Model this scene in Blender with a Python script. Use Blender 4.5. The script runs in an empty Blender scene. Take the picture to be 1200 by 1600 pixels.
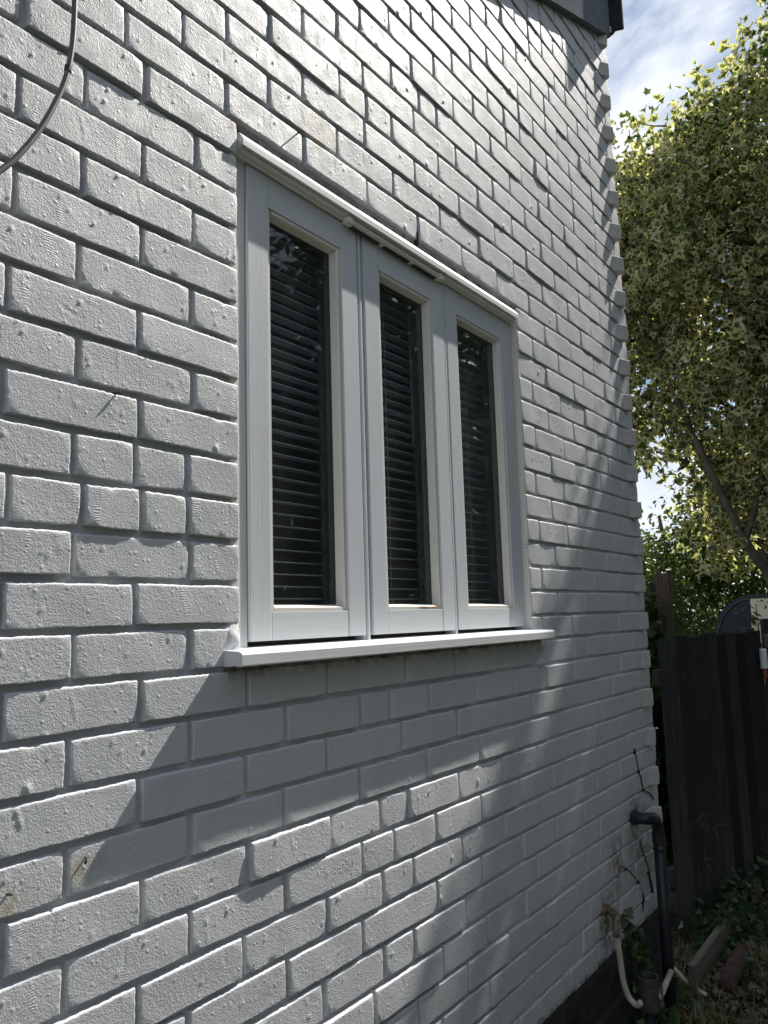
import bpy, bmesh, math, random
import numpy as np
from mathutils import Vector, Matrix, Euler
from math import sin, cos, pi, radians

scene = bpy.context.scene
COL = scene.collection
ZG = 1.69            # the wall was measured with z = 0 at a bed joint; ground lies 1.69 m below it

# ------------------------------------------------------------------ camera
cam_d = bpy.data.cameras.new('camera')
cam = bpy.data.objects.new('camera', cam_d)
COL.objects.link(cam)
scene.camera = cam
cam_d.sensor_fit = 'VERTICAL'
cam_d.sensor_height = 36.0
cam_d.sensor_width = 27.0
cam_d.lens = 36.0 * 1266.0 / 1600.0
cam_d.clip_start = 0.05
cam_d.clip_end = 2000
yaw, pitch, roll = radians(54.859), radians(7.445), radians(-1.688)
f = Vector((sin(yaw) * cos(pitch), cos(yaw) * cos(pitch), sin(pitch)))
r = f.cross(Vector((0, 0, 1))).normalized()
u = r.cross(f)
r2 = r * cos(roll) + u * sin(roll)
u2 = -r * sin(roll) + u * cos(roll)
M = Matrix((r2, u2, -f)).transposed().to_4x4()
M.translation = Vector((-0.938, -1.0608, -0.2197 + ZG))
cam.matrix_world = M

# ------------------------------------------------------------------ sun, sky, exposure
SUN = Vector((0.668, -0.114, 0.735)).normalized()
sun_d = bpy.data.lights.new('sun', 'SUN')
sun_d.energy = 5.0
sun_d.angle = radians(0.53)
sun_d.color = (1.0, 0.95, 0.87)
sun = bpy.data.objects.new('sun', sun_d)
COL.objects.link(sun)
sun.rotation_euler = SUN.to_track_quat('Z', 'Y').to_euler()
sun.location = (6, -2, 8)

world = bpy.data.worlds.new('World')
scene.world = world
world.use_nodes = True
wn, wl = world.node_tree.nodes, world.node_tree.links
wn.clear()
w_out = wn.new('ShaderNodeOutputWorld')
w_bg = wn.new('ShaderNodeBackground')
w_bg.inputs['Strength'].default_value = 0.055
sky = wn.new('ShaderNodeTexSky')
sky.sky_type = 'NISHITA'
sky.sun_disc = False
sky.sun_elevation = math.asin(SUN.z)
sky.sun_rotation = math.atan2(SUN.x, SUN.y)
sky.air_density = 1.0
sky.dust_density = 0.1
sky.ozone_density = 3.0
tc = wn.new('ShaderNodeTexCoord')
wmap = wn.new('ShaderNodeMapping')
wmap.inputs['Scale'].default_value = (1.0, 1.0, 1.7)
wmap.inputs['Location'].default_value = (3.0, 0.91, -1.59)
cn = wn.new('ShaderNodeTexNoise')
cn.inputs['Scale'].default_value = 3.2
cn.inputs['Detail'].default_value = 9
cn.inputs['Roughness'].default_value = 0.55
cn.inputs['Distortion'].default_value = 0.35
cr = wn.new('ShaderNodeValToRGB')
cr.color_ramp.elements[0].position = 0.44
cr.color_ramp.elements[1].position = 0.57
cn2 = wn.new('ShaderNodeTexNoise')
cn2.inputs['Scale'].default_value = 7.0
cn2.inputs['Detail'].default_value = 8
cr2 = wn.new('ShaderNodeValToRGB')
cr2.color_ramp.elements[0].position = 0.3
cr2.color_ramp.elements[1].position = 0.72
cr2.color_ramp.elements[0].color = (7.2, 8.0, 9.2, 1)
cr2.color_ramp.elements[1].color = (12.0, 12.3, 12.6, 1)
wmix = wn.new('ShaderNodeMixRGB')
wl.new(tc.outputs['Generated'], wmap.inputs['Vector'])
wl.new(wmap.outputs['Vector'], cn.inputs['Vector'])
wl.new(wmap.outputs['Vector'], cn2.inputs['Vector'])
wl.new(cn.outputs['Fac'], cr.inputs['Fac'])
wl.new(cn2.outputs['Fac'], cr2.inputs['Fac'])
wl.new(cr.outputs['Color'], wmix.inputs['Fac'])
wl.new(sky.outputs['Color'], wmix.inputs['Color1'])
wl.new(cr2.outputs['Color'], wmix.inputs['Color2'])
wl.new(wmix.outputs['Color'], w_bg.inputs['Color'])
wl.new(w_bg.outputs['Background'], w_out.inputs['Surface'])

scene.view_settings.view_transform = 'Standard'
scene.view_settings.look = 'None'
scene.view_settings.gamma = 1.0
scene.view_settings.exposure = 0.92
scene.view_settings.use_curve_mapping = False
scene.cycles.max_bounces = 8
scene.cycles.diffuse_bounces = 4
scene.cycles.transparent_max_bounces = 16

rng = np.random.default_rng(7)
random.seed(7)

# ------------------------------------------------------------------ material helpers
class NT:
    def __init__(s, name):
        s.m = bpy.data.materials.new(name)
        s.m.use_nodes = True
        s.n, s.l = s.m.node_tree.nodes, s.m.node_tree.links
        s.n.clear()
        s.out = s.n.new('ShaderNodeOutputMaterial')
    def node(s, t, **kw):
        n = s.n.new(t)
        for k, v in kw.items():
            if k in n.inputs:
                n.inputs[k].default_value = v
            else:
                setattr(n, k, v)
        return n
    def link(s, a, b):
        s.l.new(a, b)
    def math(s, op, a, b=None, clamp=False):
        n = s.n.new('ShaderNodeMath'); n.operation = op; n.use_clamp = clamp
        for i, v in enumerate((a, b)):
            if v is None: continue
            if isinstance(v, (int, float)): n.inputs[i].default_value = v
            else: s.l.new(v, n.inputs[i])
        return n.outputs[0]
    def mix(s, fac, a, b, blend='MIX'):
        n = s.n.new('ShaderNodeMixRGB'); n.blend_type = blend
        for i, v in zip(('Fac', 'Color1', 'Color2'), (fac, a, b)):
            if isinstance(v, (int, float)): n.inputs[i].default_value = v
            elif isinstance(v, tuple): n.inputs[i].default_value = v if len(v) == 4 else v + (1,)
            else: s.l.new(v, n.inputs[i])
        return n.outputs[0]
    def ramp(s, fac, stops):
        n = s.n.new('ShaderNodeValToRGB')
        e = n.color_ramp.elements
        while len(e) < len(stops): e.new(0.5)
        for el, (p, c) in zip(e, stops):
            el.position = p
            el.color = c if isinstance(c, tuple) and len(c) == 4 else (tuple(c) + (1,) if isinstance(c, tuple) else (c, c, c, 1))
        s.l.new(fac, n.inputs['Fac'])
        return n.outputs['Color']
    def noise(s, vec, scale, detail=4, rough=0.55, dist=0.0):
        n = s.node('ShaderNodeTexNoise', Scale=scale, Detail=detail, Roughness=rough, Distortion=dist)
        if vec is not None: s.l.new(vec, n.inputs['Vector'])
        return n.outputs['Fac']
    def bump(s, h, strength, dist, prev=None):
        n = s.node('ShaderNodeBump', Strength=strength, Distance=dist)
        s.l.new(h, n.inputs['Height'])
        if prev is not None: s.l.new(prev, n.inputs['Normal'])
        return n.outputs['Normal']
    def principled(s, color, rough=0.6, normal=None, metal=0.0, spec=0.5):
        p = s.node('ShaderNodeBsdfPrincipled')
        for k, v in (('Base Color', color), ('Roughness', rough), ('Metallic', metal), ('Specular IOR Level', spec)):
            if isinstance(v, (int, float)): p.inputs[k].default_value = v
            elif isinstance(v, tuple): p.inputs[k].default_value = v if len(v) == 4 else v + (1,)
            else: s.l.new(v, p.inputs[k])
        if normal is not None: s.l.new(normal, p.inputs['Normal'])
        s.l.new(p.outputs['BSDF'], s.out.inputs['Surface'])
        return p

def pos_node(t):
    return t.node('ShaderNodeNewGeometry').outputs['Position']

def ell_mask(t, pos, c, rad, soft=1.0):
    """1 at the middle of an ellipsoid in the place, 0 at its edge (for stains)."""
    v = t.node('ShaderNodeVectorMath', operation='SUBTRACT'); t.link(pos, v.inputs[0]); v.inputs[1].default_value = c
    w = t.node('ShaderNodeVectorMath', operation='DIVIDE'); t.link(v.outputs[0], w.inputs[0]); w.inputs[1].default_value = rad
    l = t.node('ShaderNodeVectorMath', operation='LENGTH'); t.link(w.outputs[0], l.inputs[0])
    return t.math('SUBTRACT', 1.0, l.outputs['Value'], clamp=True)

ZP_ = ZG - 1.350
def mat_wall(name, brick=True):
    t = NT(name)
    pos = pos_node(t)
    big = t.noise(pos, 2.2, 3)
    mid = t.noise(pos, 28, 5)
    base = t.ramp(big, [(0.3, (0.508, 0.520, 0.546)), (0.7, (0.566, 0.577, 0.600))])
    # rain runs and splash: soft upright streaks, and a dirtier foot
    stz = t.node('ShaderNodeMapping'); t.link(pos, stz.inputs['Vector']); stz.inputs['Scale'].default_value = (1.0, 1.0, 0.10)
    run = t.ramp(t.noise(stz.outputs['Vector'], 16, 5, 0.65), [(0.50, 0.0), (0.75, 1.0)])
    base = t.mix(t.math('MULTIPLY', run, 0.30), base, (0.40, 0.40, 0.385))
    fz = t.node('ShaderNodeSeparateXYZ'); t.link(pos, fz.inputs[0])
    foot = t.math('MULTIPLY', t.math('SUBTRACT', 1.0, t.math('DIVIDE', t.math('SUBTRACT', fz.outputs['Z'], ZP_), 0.42), clamp=True), t.noise(pos, 9, 6, 0.7))
    base = t.mix(t.math('MULTIPLY', foot, 0.55, clamp=True), base, (0.30, 0.285, 0.25))
    base = t.mix(t.math('MULTIPLY', mid, 0.16), base, (0.45, 0.46, 0.465), 'MIX')
    if brick:
        oi = t.node('ShaderNodeObjectInfo')
        base = t.mix(t.math('MULTIPLY', oi.outputs['Random'], 0.14), base, (0.43, 0.445, 0.455))
    # dirt specks
    sp = t.node('ShaderNodeTexVoronoi', Scale=55.0, feature='F1'); t.link(pos, sp.inputs['Vector'])
    spm = t.math('LESS_THAN', sp.outputs['Distance'], 0.05)
    sel = t.math('GREATER_THAN', t.node('ShaderNodeSeparateColor').outputs[0], 2.0)
    sc = t.node('ShaderNodeSeparateColor'); t.link(sp.outputs['Color'], sc.inputs[0])
    sel = t.math('GREATER_THAN', sc.outputs[0], 0.93)
    base = t.mix(t.math('MULTIPLY', t.math('MULTIPLY', spm, sel), 0.9), base, (0.06, 0.05, 0.045))
    # grime near the tap, the waste pipe, the sill and the head, the foot of the wall
    rag = t.noise(pos, 30, 6, 0.7)
    rag = t.ramp(rag, [(0.42, 0.0), (0.62, 1.0)])
    def stain(c, rad, col, amt):
        nonlocal base
        m = ell_mask(t, pos, c, rad)
        m = t.math('MULTIPLY', t.math('MULTIPLY', m, rag), amt, clamp=True)
        base = t.mix(m, base, col)
    stain((1.785, 0, ZG - 1.235), (0.10, 0.2, 0.13), (0.16, 0.11, 0.07), 2.2)
    stain((1.90, 0, ZG - 1.10), (0.10, 0.2, 0.16), (0.20, 0.15, 0.11), 1.5)
    stain((2.15, 0, ZG - 1.06), (0.22, 0.2, 0.26), (0.22, 0.18, 0.14), 1.3)
    stain((2.12, 0, ZG - 0.97), (0.09, 0.2, 0.07), (0.15, 0.11, 0.08), 1.8)
    stain((-0.20, 0, ZG - 0.560), (0.06, 0.2, 0.03), (0.34, 0.29, 0.17), 0.9)
    stain((-0.315, 0, ZG - 0.575), (0.05, 0.2, 0.03), (0.34, 0.27, 0.13), 1.0)
    stain((0.36, 0, ZG + 0.855), (0.08, 0.2, 0.06), (0.42, 0.34, 0.20), 1.2)
    sep = t.node('ShaderNodeSeparateXYZ'); t.link(pos, sep.inputs[0])
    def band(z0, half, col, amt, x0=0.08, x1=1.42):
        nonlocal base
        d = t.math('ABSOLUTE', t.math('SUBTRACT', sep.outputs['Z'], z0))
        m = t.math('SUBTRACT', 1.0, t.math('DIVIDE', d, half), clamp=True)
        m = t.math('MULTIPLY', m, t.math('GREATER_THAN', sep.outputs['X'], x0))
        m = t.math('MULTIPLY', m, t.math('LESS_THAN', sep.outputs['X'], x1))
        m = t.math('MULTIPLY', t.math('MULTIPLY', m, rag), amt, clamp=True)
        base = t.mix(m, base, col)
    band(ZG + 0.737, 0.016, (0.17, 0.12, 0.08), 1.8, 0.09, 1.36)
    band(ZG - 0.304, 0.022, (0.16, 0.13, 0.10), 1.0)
    band(ZG - 1.350, 0.030, (0.12, 0.11, 0.10), 1.6, -3, 3)
    # fine relief: grain of the paint, brush drag, pimples
    if brick:
        tcn = t.node('ShaderNodeTexCoord')
        add = t.node('ShaderNodeVectorMath', operation='MULTIPLY_ADD')
        t.link(oi.outputs['Random'], add.inputs[0]); add.inputs[1].default_value = (9.1, 4.7, 6.3)
        t.link(pos, add.inputs[2])
        vec = add.outputs[0]
    else:
        vec = pos
    g1 = t.noise(vec, 330, 3, 0.65)
    g2 = t.noise(vec, 120, 4, 0.6)
    pv = t.node('ShaderNodeTexVoronoi', Scale=115.0, feature='F1'); t.link(vec, pv.inputs['Vector'])
    psep = t.node('ShaderNodeSeparateColor'); t.link(pv.outputs['Color'], psep.inputs[0])
    pm = t.math('GREATER_THAN', psep.outputs[0], 0.88)
    ph = t.math('MULTIPLY', t.ramp(pv.outputs['Distance'], [(0.10, 1.0), (0.42, 0.0)]), pm)
    hsum = t.math('ADD', t.math('MULTIPLY', g1, 0.85), t.math('MULTIPLY', g2, 0.42))
    nrm = t.bump(hsum, 0.62, 0.0022)
    nrm = t.bump(ph, 0.55, 0.0012, nrm)
    if brick:
        # drag marks left by the brick mould on some of the bricks: short ripples across the face
        wv = t.node('ShaderNodeTexWave', Scale=78.0, Distortion=5.0, Detail=2.0, wave_type='BANDS', bands_direction='Z')
        wv.inputs['Detail Scale'].default_value = 1.2
        t.link(vec, wv.inputs['Vector'])
        mpx = t.node('ShaderNodeMapping'); t.link(vec, mpx.inputs['Vector']); mpx.inputs['Scale'].default_value = (2.4, 1.0, 0.7)
        cm = t.ramp(t.math('ADD', t.noise(mpx.outputs['Vector'], 15, 1), t.math('MULTIPLY', t.math('SUBTRACT', g2, 0.5), 0.25)), [(0.66, 0.0), (0.74, 1.0)])
        nrm = t.bump(t.math('MULTIPLY', wv.outputs['Fac'], cm), 0.42, 0.0010, nrm)
    t.principled(base, t.ramp(mid, [(0.3, 0.48), (0.7, 0.64)]), nrm, spec=0.30)
    return t.m

def mat_paint(name, col=(0.56, 0.59, 0.615), grain=(6, 6, 160), rough=0.42, warm=None):
    """Brushed gloss paint on wood; grain gives the stretch of the brush marks."""
    t = NT(name)
    tcn = t.node('ShaderNodeTexCoord')
    mp = t.node('ShaderNodeMapping'); t.link(tcn.outputs['Object'], mp.inputs['Vector'])
    mp.inputs['Scale'].default_value = grain
    n1 = t.noise(mp.outputs['Vector'], 3.0, 5, 0.6)
    n2 = t.noise(tcn.outputs['Object'], 18, 4)
    c = t.mix(t.math('MULTIPLY', n2, 0.18), col, tuple(x * 0.86 for x in col))
    sp = t.node('ShaderNodeTexVoronoi', Scale=60.0); t.link(tcn.outputs['Object'], sp.inputs['Vector'])
    sc = t.node('ShaderNodeSeparateColor'); t.link(sp.outputs['Color'], sc.inputs[0])
    m = t.math('MULTIPLY', t.math('LESS_THAN', sp.outputs['Distance'], 0.045), t.math('GREATER_THAN', sc.outputs[0], 0.95))
    c = t.mix(m, c, (0.25, 0.22, 0.2))
    c = t.mix(t.math('MULTIPLY', t.ramp(n1, [(0.45, 0.0), (0.75, 1.0)]), 0.22), c, tuple(x * 0.80 for x in col))
    g3 = t.ramp(t.noise(tcn.outputs['Object'], 7, 6, 0.7), [(0.58, 0.0), (0.78, 1.0)])
    c = t.mix(t.math('MULTIPLY', g3, 0.22), c, (0.36, 0.34, 0.30))
    nr = t.bump(n1, 0.38, 0.0010)
    nr = t.bump(t.noise(tcn.outputs['Object'], 140, 2), 0.12, 0.0006, nr)
    t.principled(c, rough, nr, spec=0.45)
    return t.m

def mat_simple(name, c1, c2, scale=20, rough=0.6, bump=0.3, bdist=0.003, metal=0.0, spec=0.4, stretch=(1, 1, 1)):
    t = NT(name)
    tcn = t.node('ShaderNodeTexCoord')
    mp = t.node('ShaderNodeMapping'); t.link(tcn.outputs['Object'], mp.inputs['Vector'])
    mp.inputs['Scale'].default_value = stretch
    n1 = t.noise(mp.outputs['Vector'], scale, 6, 0.6)
    n2 = t.noise(mp.outputs['Vector'], scale * 4.5, 4, 0.6)
    c = t.ramp(n1, [(0.32, c1), (0.68, c2)])
    nr = t.bump(t.math('ADD', n1, n2), bump, bdist)
    t.principled(c, rough, nr, metal, spec)
    return t.m

def mat_leaf(name, green, margin=None, trans=0.45, trans_boost=1.35, edge_at=0.52, rough=0.5):
    t = NT(name)
    rn = t.node('ShaderNodeAttribute', attribute_name='rnd')
    g = t.mix(rn.outputs['Fac'], green[0], green[1])
    if margin:
        ed = t.node('ShaderNodeAttribute', attribute_name='edge')
        nz = t.noise(pos_node(t), 55, 2)
        e = t.math('ADD', ed.outputs['Fac'], t.math('MULTIPLY', t.math('SUBTRACT', nz, 0.5), 0.9))
        # some shoots are nearly all green, some nearly all cream
        e = t.math('ADD', e, t.math('MULTIPLY', t.math('SUBTRACT', rn.outputs['Fac'], 0.5), 0.75))
        m = t.ramp(e, [(edge_at, 0.0), (edge_at + 0.10, 1.0)])
        mc = t.mix(rn.outputs['Fac'], margin[0], margin[1])
        g = t.mix(m, g, mc)
    d = t.node('ShaderNodeBsdfPrincipled', Roughness=rough)
    d.inputs['Specular IOR Level'].default_value = 0.35
    t.link(g, d.inputs['Base Color'])
    tr = t.node('ShaderNodeBsdfTranslucent')
    tg = t.mix(1.0, g, (trans_boost, trans_boost * 1.02, trans_boost * 0.55), 'MULTIPLY')
    t.link(tg, tr.inputs['Color'])
    mx = t.node('ShaderNodeMixShader', Fac=trans)
    t.link(d.outputs[0], mx.inputs[1]); t.link(tr.outputs[0], mx.inputs[2])
    t.link(mx.outputs[0], t.out.inputs['Surface'])
    return t.m

def mat_glass(name):
    t = NT(name)
    lw = t.node('ShaderNodeFresnel', IOR=1.5)
    bf = t.math('SUBTRACT', 1.0, t.node('ShaderNodeNewGeometry').outputs['Backfacing'])
    gl = t.node('ShaderNodeBsdfGlossy', Roughness=0.015)
    gl.inputs['Color'].default_value = (0.95, 0.97, 1.0, 1)
    tr = t.node('ShaderNodeBsdfTransparent')
    tr.inputs['Color'].default_value = (0.93, 0.96, 0.97, 1)
    mx = t.node('ShaderNodeMixShader')
    t.link(t.math('MULTIPLY', lw.outputs[0], bf), mx.inputs[0]); t.link(tr.outputs[0], mx.inputs[1]); t.link(gl.outputs[0], mx.inputs[2])
    # dust and dried drops on the outside
    tcn = t.node('ShaderNodeTexCoord')
    v = t.node('ShaderNodeTexVoronoi', Scale=38.0); t.link(tcn.outputs['Object'], v.inputs['Vector'])
    sc = t.node('ShaderNodeSeparateColor'); t.link(v.outputs['Color'], sc.inputs[0])
    m = t.math('MULTIPLY', t.math('LESS_THAN', v.outputs['Distance'], 0.10), t.math('GREATER_THAN', sc.outputs[0], 0.88))
    haze = t.math('MULTIPLY', t.noise(tcn.outputs['Object'], 9, 5), 0.035)
    m = t.math('ADD', t.math('MULTIPLY', m, 0.10), haze, clamp=True)
    df = t.node('ShaderNodeBsdfDiffuse'); df.inputs['Color'].default_value = (0.5, 0.52, 0.5, 1)
    m2 = t.node('ShaderNodeMixShader')
    t.link(m, m2.inputs[0]); t.link(mx.outputs[0], m2.inputs[1]); t.link(df.outputs[0], m2.inputs[2])
    t.link(m2.outputs[0], t.out.inputs['Surface'])
    return t.m

MAT = {}
MAT['brick'] = mat_wall('painted_brick', True)
MAT['mortar'] = mat_wall('painted_mortar', False)
MAT['quoin'] = mat_simple('weathered_quoin_paint', (0.42, 0.395, 0.37), (0.56, 0.54, 0.515), 26, 0.7, 0.7, 0.003, spec=0.25)
MAT['frame_v'] = mat_paint('frame_paint_upright', grain=(60, 60, 3))
MAT['frame_h'] = mat_paint('frame_paint_level', grain=(3, 60, 60))
MAT['bead'] = mat_paint('bead_paint', col=(0.66, 0.64, 0.585), grain=(25, 25, 8))
MAT['sill'] = mat_paint('sill_paint', col=(0.63, 0.65, 0.66), grain=(2, 60, 80))
MAT['drip'] = mat_paint('drip_paint', col=(0.76, 0.76, 0.76), grain=(2, 80, 80), rough=0.35)
MAT['plastic_white'] = mat_simple('white_plastic', (0.66, 0.66, 0.65), (0.72, 0.72, 0.71), 12, 0.4, 0.05)
MAT['glass'] = mat_glass('window_glass')
MAT['gasket'] = mat_simple('black_gasket', (0.015, 0.015, 0.017), (0.03, 0.03, 0.032), 40, 0.6, 0.1)
MAT['slat'] = mat_simple('slat_paint', (0.52, 0.60, 0.67), (0.58, 0.66, 0.73), 8, 0.3, 0.04)
MAT['cord'] = mat_simple('cord', (0.30, 0.31, 0.33), (0.38, 0.39, 0.40), 60, 0.8, 0.2)
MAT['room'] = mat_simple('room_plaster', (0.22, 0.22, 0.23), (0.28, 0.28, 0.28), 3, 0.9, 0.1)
MAT['plinth'] = mat_simple('black_bitumen', (0.012, 0.012, 0.014), (0.035, 0.035, 0.036), 14, 0.55, 0.8, 0.006)
MAT['verge'] = mat_simple('grey_verge', (0.15, 0.165, 0.19), (0.22, 0.24, 0.27), 9, 1.0, 0.12, spec=0.0)
MAT['verge_dark'] = mat_simple('dark_verge', (0.035, 0.038, 0.045), (0.055, 0.058, 0.066), 9, 1.0, 0.12, spec=0.02)
MAT['roof'] = mat_simple('roof_tile', (0.06, 0.05, 0.045), (0.12, 0.09, 0.08), 12, 0.85, 0.5)
def mat_fence():
    t = NT('black_fence_paint')
    tcn = t.node('ShaderNodeTexCoord'); oi = t.node('ShaderNodeObjectInfo')
    mp = t.node('ShaderNodeMapping'); t.link(tcn.outputs['Object'], mp.inputs['Vector']); mp.inputs['Scale'].default_value = (9, 9, 0.6)
    off = t.node('ShaderNodeVectorMath', operation='MULTIPLY_ADD'); t.link(oi.outputs['Random'], off.inputs[0]); off.inputs[1].default_value = (31, 17, 5); t.link(mp.outputs['Vector'], off.inputs[2])
    n1 = t.noise(off.outputs[0], 7, 6, 0.6); n2 = t.noise(off.outputs[0], 30, 4, 0.6)
    c = t.ramp(n2, [(0.3, (0.014, 0.015, 0.020)), (0.7, (0.042, 0.044, 0.048))])
    # paint worn back to greenish wood in long streaks, more on some boards than on others and towards the foot
    pz = t.node('ShaderNodeSeparateXYZ'); t.link(pos_node(t), pz.inputs[0])
    low = t.math('MULTIPLY', t.math('SUBTRACT', 0.8, pz.outputs['Z'], clamp=True), 0.30)
    near = t.math('MULTIPLY', t.math('SUBTRACT', 3.10, pz.outputs['X'], clamp=True), 0.30)
    w = t.math('ADD', t.math('ADD', n1, t.math('MULTIPLY', t.math('SUBTRACT', oi.outputs['Random'], 0.5), 0.22)), t.math('ADD', low, near))
    c = t.mix(t.ramp(w, [(0.56, 0.0), (0.78, 1.0)]), c, t.mix(n2, (0.032, 0.033, 0.028), (0.090, 0.088, 0.072)))
    v = t.math('ADD', 0.30, t.math('MULTIPLY', oi.outputs['Random'], 0.75))
    cv = t.node('ShaderNodeCombineColor')
    for k_ in range(3): t.link(v, cv.inputs[k_])
    c = t.mix(1.0, c, cv.outputs[0], 'MULTIPLY')
    t.principled(c, 0.72, t.bump(t.math('ADD', n1, n2), 0.6, 0.004), spec=0.3)
    return t.m
MAT['black_wood'] = mat_fence()
MAT['brown_wood'] = mat_simple('weathered_post', (0.055, 0.042, 0.032), (0.12, 0.092, 0.072), 9, 0.85, 0.6, 0.004, stretch=(6, 6, 0.5))
MAT['grey_wood'] = mat_simple('grey_timber', (0.075, 0.068, 0.05), (0.15, 0.135, 0.10), 8, 0.85, 0.6, 0.004, stretch=(0.6, 7, 7))
MAT['bare_wood'] = mat_simple('bare_wood', (0.22, 0.12, 0.06), (0.36, 0.24, 0.14), 40, 0.85, 0.6, 0.002, stretch=(0.4, 4, 4))
MAT['black_pipe'] = mat_simple('black_pipe', (0.010, 0.012, 0.018), (0.025, 0.028, 0.036), 14, 0.38, 0.1, 0.001)
MAT['hose'] = mat_simple('pale_pipe', (0.40, 0.35, 0.26), (0.56, 0.51, 0.41), 22, 0.5, 0.15, 0.001)
MAT['brass'] = mat_simple('rusty_brass', (0.10, 0.075, 0.05), (0.32, 0.27, 0.20), 45, 0.55, 0.5, 0.002, metal=0.5)
MAT['gully'] = mat_simple('grey_gully', (0.03, 0.03, 0.03), (0.085, 0.085, 0.08), 25, 0.75, 0.4)
MAT['rust'] = mat_simple('rust', (0.02, 0.016, 0.014), (0.075, 0.045, 0.03), 70, 0.85, 0.5)
MAT['crack'] = mat_simple('crack_dark', (0.012, 0.011, 0.010), (0.03, 0.027, 0.024), 60, 0.9, 0.3)
MAT['cable'] = mat_simple('grey_cable', (0.075, 0.075, 0.073), (0.13, 0.13, 0.125), 30, 0.5, 0.1, 0.001)
MAT['tape'] = mat_simple('black_tape', (0.012, 0.012, 0.013), (0.03, 0.03, 0.03), 40, 0.5, 0.2)
MAT['navy'] = mat_simple('navy_sheet', (0.012, 0.018, 0.030), (0.022, 0.030, 0.046), 6, 0.4, 0.05)
MAT['cream'] = mat_simple('cream_panel', (0.55, 0.50, 0.38), (0.66, 0.61, 0.48), 8, 0.6, 0.1)
MAT['orange'] = mat_simple('orange_panel', (0.45, 0.20, 0.06), (0.55, 0.26, 0.09), 8, 0.6, 0.1)
MAT['feeder_red'] = mat_simple('red_plastic', (0.28, 0.085, 0.05), (0.36, 0.12, 0.07), 20, 0.45, 0.05)
MAT['log'] = mat_simple('red_brown_log', (0.035, 0.020, 0.018), (0.10, 0.055, 0.046), 18, 0.9, 0.7, 0.006)
MAT['bark'] = mat_simple('bark', (0.045, 0.040, 0.030), (0.12, 0.105, 0.08), 16, 0.95, 0.9, 0.012, stretch=(1, 1, 0.35))
MAT['soil'] = None
MAT['maple'] = mat_leaf('maple_leaf', ((0.050, 0.082, 0.030), (0.095, 0.125, 0.045)), ((0.36, 0.36, 0.19), (0.54, 0.51, 0.33)), trans=0.48, edge_at=0.55)
MAT['dark_leaf'] = mat_leaf('bush_leaf', ((0.035, 0.065, 0.016), (0.085, 0.12, 0.035)), None, trans=0.42)
MAT['ivy'] = mat_leaf('ivy_leaf', ((0.022, 0.055, 0.016), (0.05, 0.095, 0.03)), ((0.04, 0.08, 0.03), (0.12, 0.15, 0.08)), trans=0.2, edge_at=1.15, rough=0.35)
MAT['hedge'] = mat_leaf('hedge_leaf', ((0.025, 0.055, 0.014), (0.06, 0.10, 0.03)), None, trans=0.3)
MAT['straw'] = mat_leaf('straw', ((0.20, 0.16, 0.08), (0.36, 0.30, 0.17)), None, trans=0.2)
MAT['dead_leaf'] = mat_leaf('dead_leaf', ((0.05, 0.032, 0.016), (0.16, 0.12, 0.07)), None, trans=0.15)
MAT['grass'] = mat_leaf('grass_blade', ((0.035, 0.07, 0.018), (0.10, 0.13, 0.045)), None, trans=0.3)

# ------------------------------------------------------------------ mesh helpers
def mesh_from(name, verts, faces, mats, smooth=False, mat_idx=None, attrs=None):
    me = bpy.data.meshes.new(name)
    verts = np.asarray(verts, dtype=np.float32)
    if isinstance(faces, np.ndarray):
        n, k = faces.shape
        me.vertices.add(len(verts)); me.vertices.foreach_set('co', verts.ravel())
        me.loops.add(n * k); me.loops.foreach_set('vertex_index', faces.astype(np.int32).ravel())
        me.polygons.add(n)
        me.polygons.foreach_set('loop_start', np.arange(0, n * k, k, dtype=np.int32))
        me.polygons.foreach_set('loop_total', np.full(n, k, dtype=np.int32))
        me.update(calc_edges=True)
    else:
        me.from_pydata(verts.tolist(), [], faces)
    for m in mats: me.materials.append(m)
    if mat_idx is not None: me.polygons.foreach_set('material_index', np.asarray(mat_idx, dtype=np.int32))
    if smooth: me.polygons.foreach_set('use_smooth', np.ones(len(me.polygons), dtype=bool))
    if attrs:
        for k, v in attrs.items():
            a = me.attributes.new(k, 'FLOAT', 'POINT'); a.data.foreach_set('value', np.asarray(v, dtype=np.float32))
    me.update()
    return me

def obj(name, me, parent=None, loc=(0, 0, 0), **props):
    o = bpy.data.objects.new(name, me)
    COL.objects.link(o)
    if parent is not None: o.parent = parent
    o.location = loc
    for k, v in props.items(): o[k] = v
    return o

def thing(name, label, cat, loc=(0, 0, 0), group=None):
    o = obj(name, None, None, loc, label=label, category=cat)
    if group: o['group'] = group
    return o

def tag(o, label, cat, group=None):
    o['label'] = label; o['category'] = cat
    if group: o['group'] = group
    return o

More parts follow.
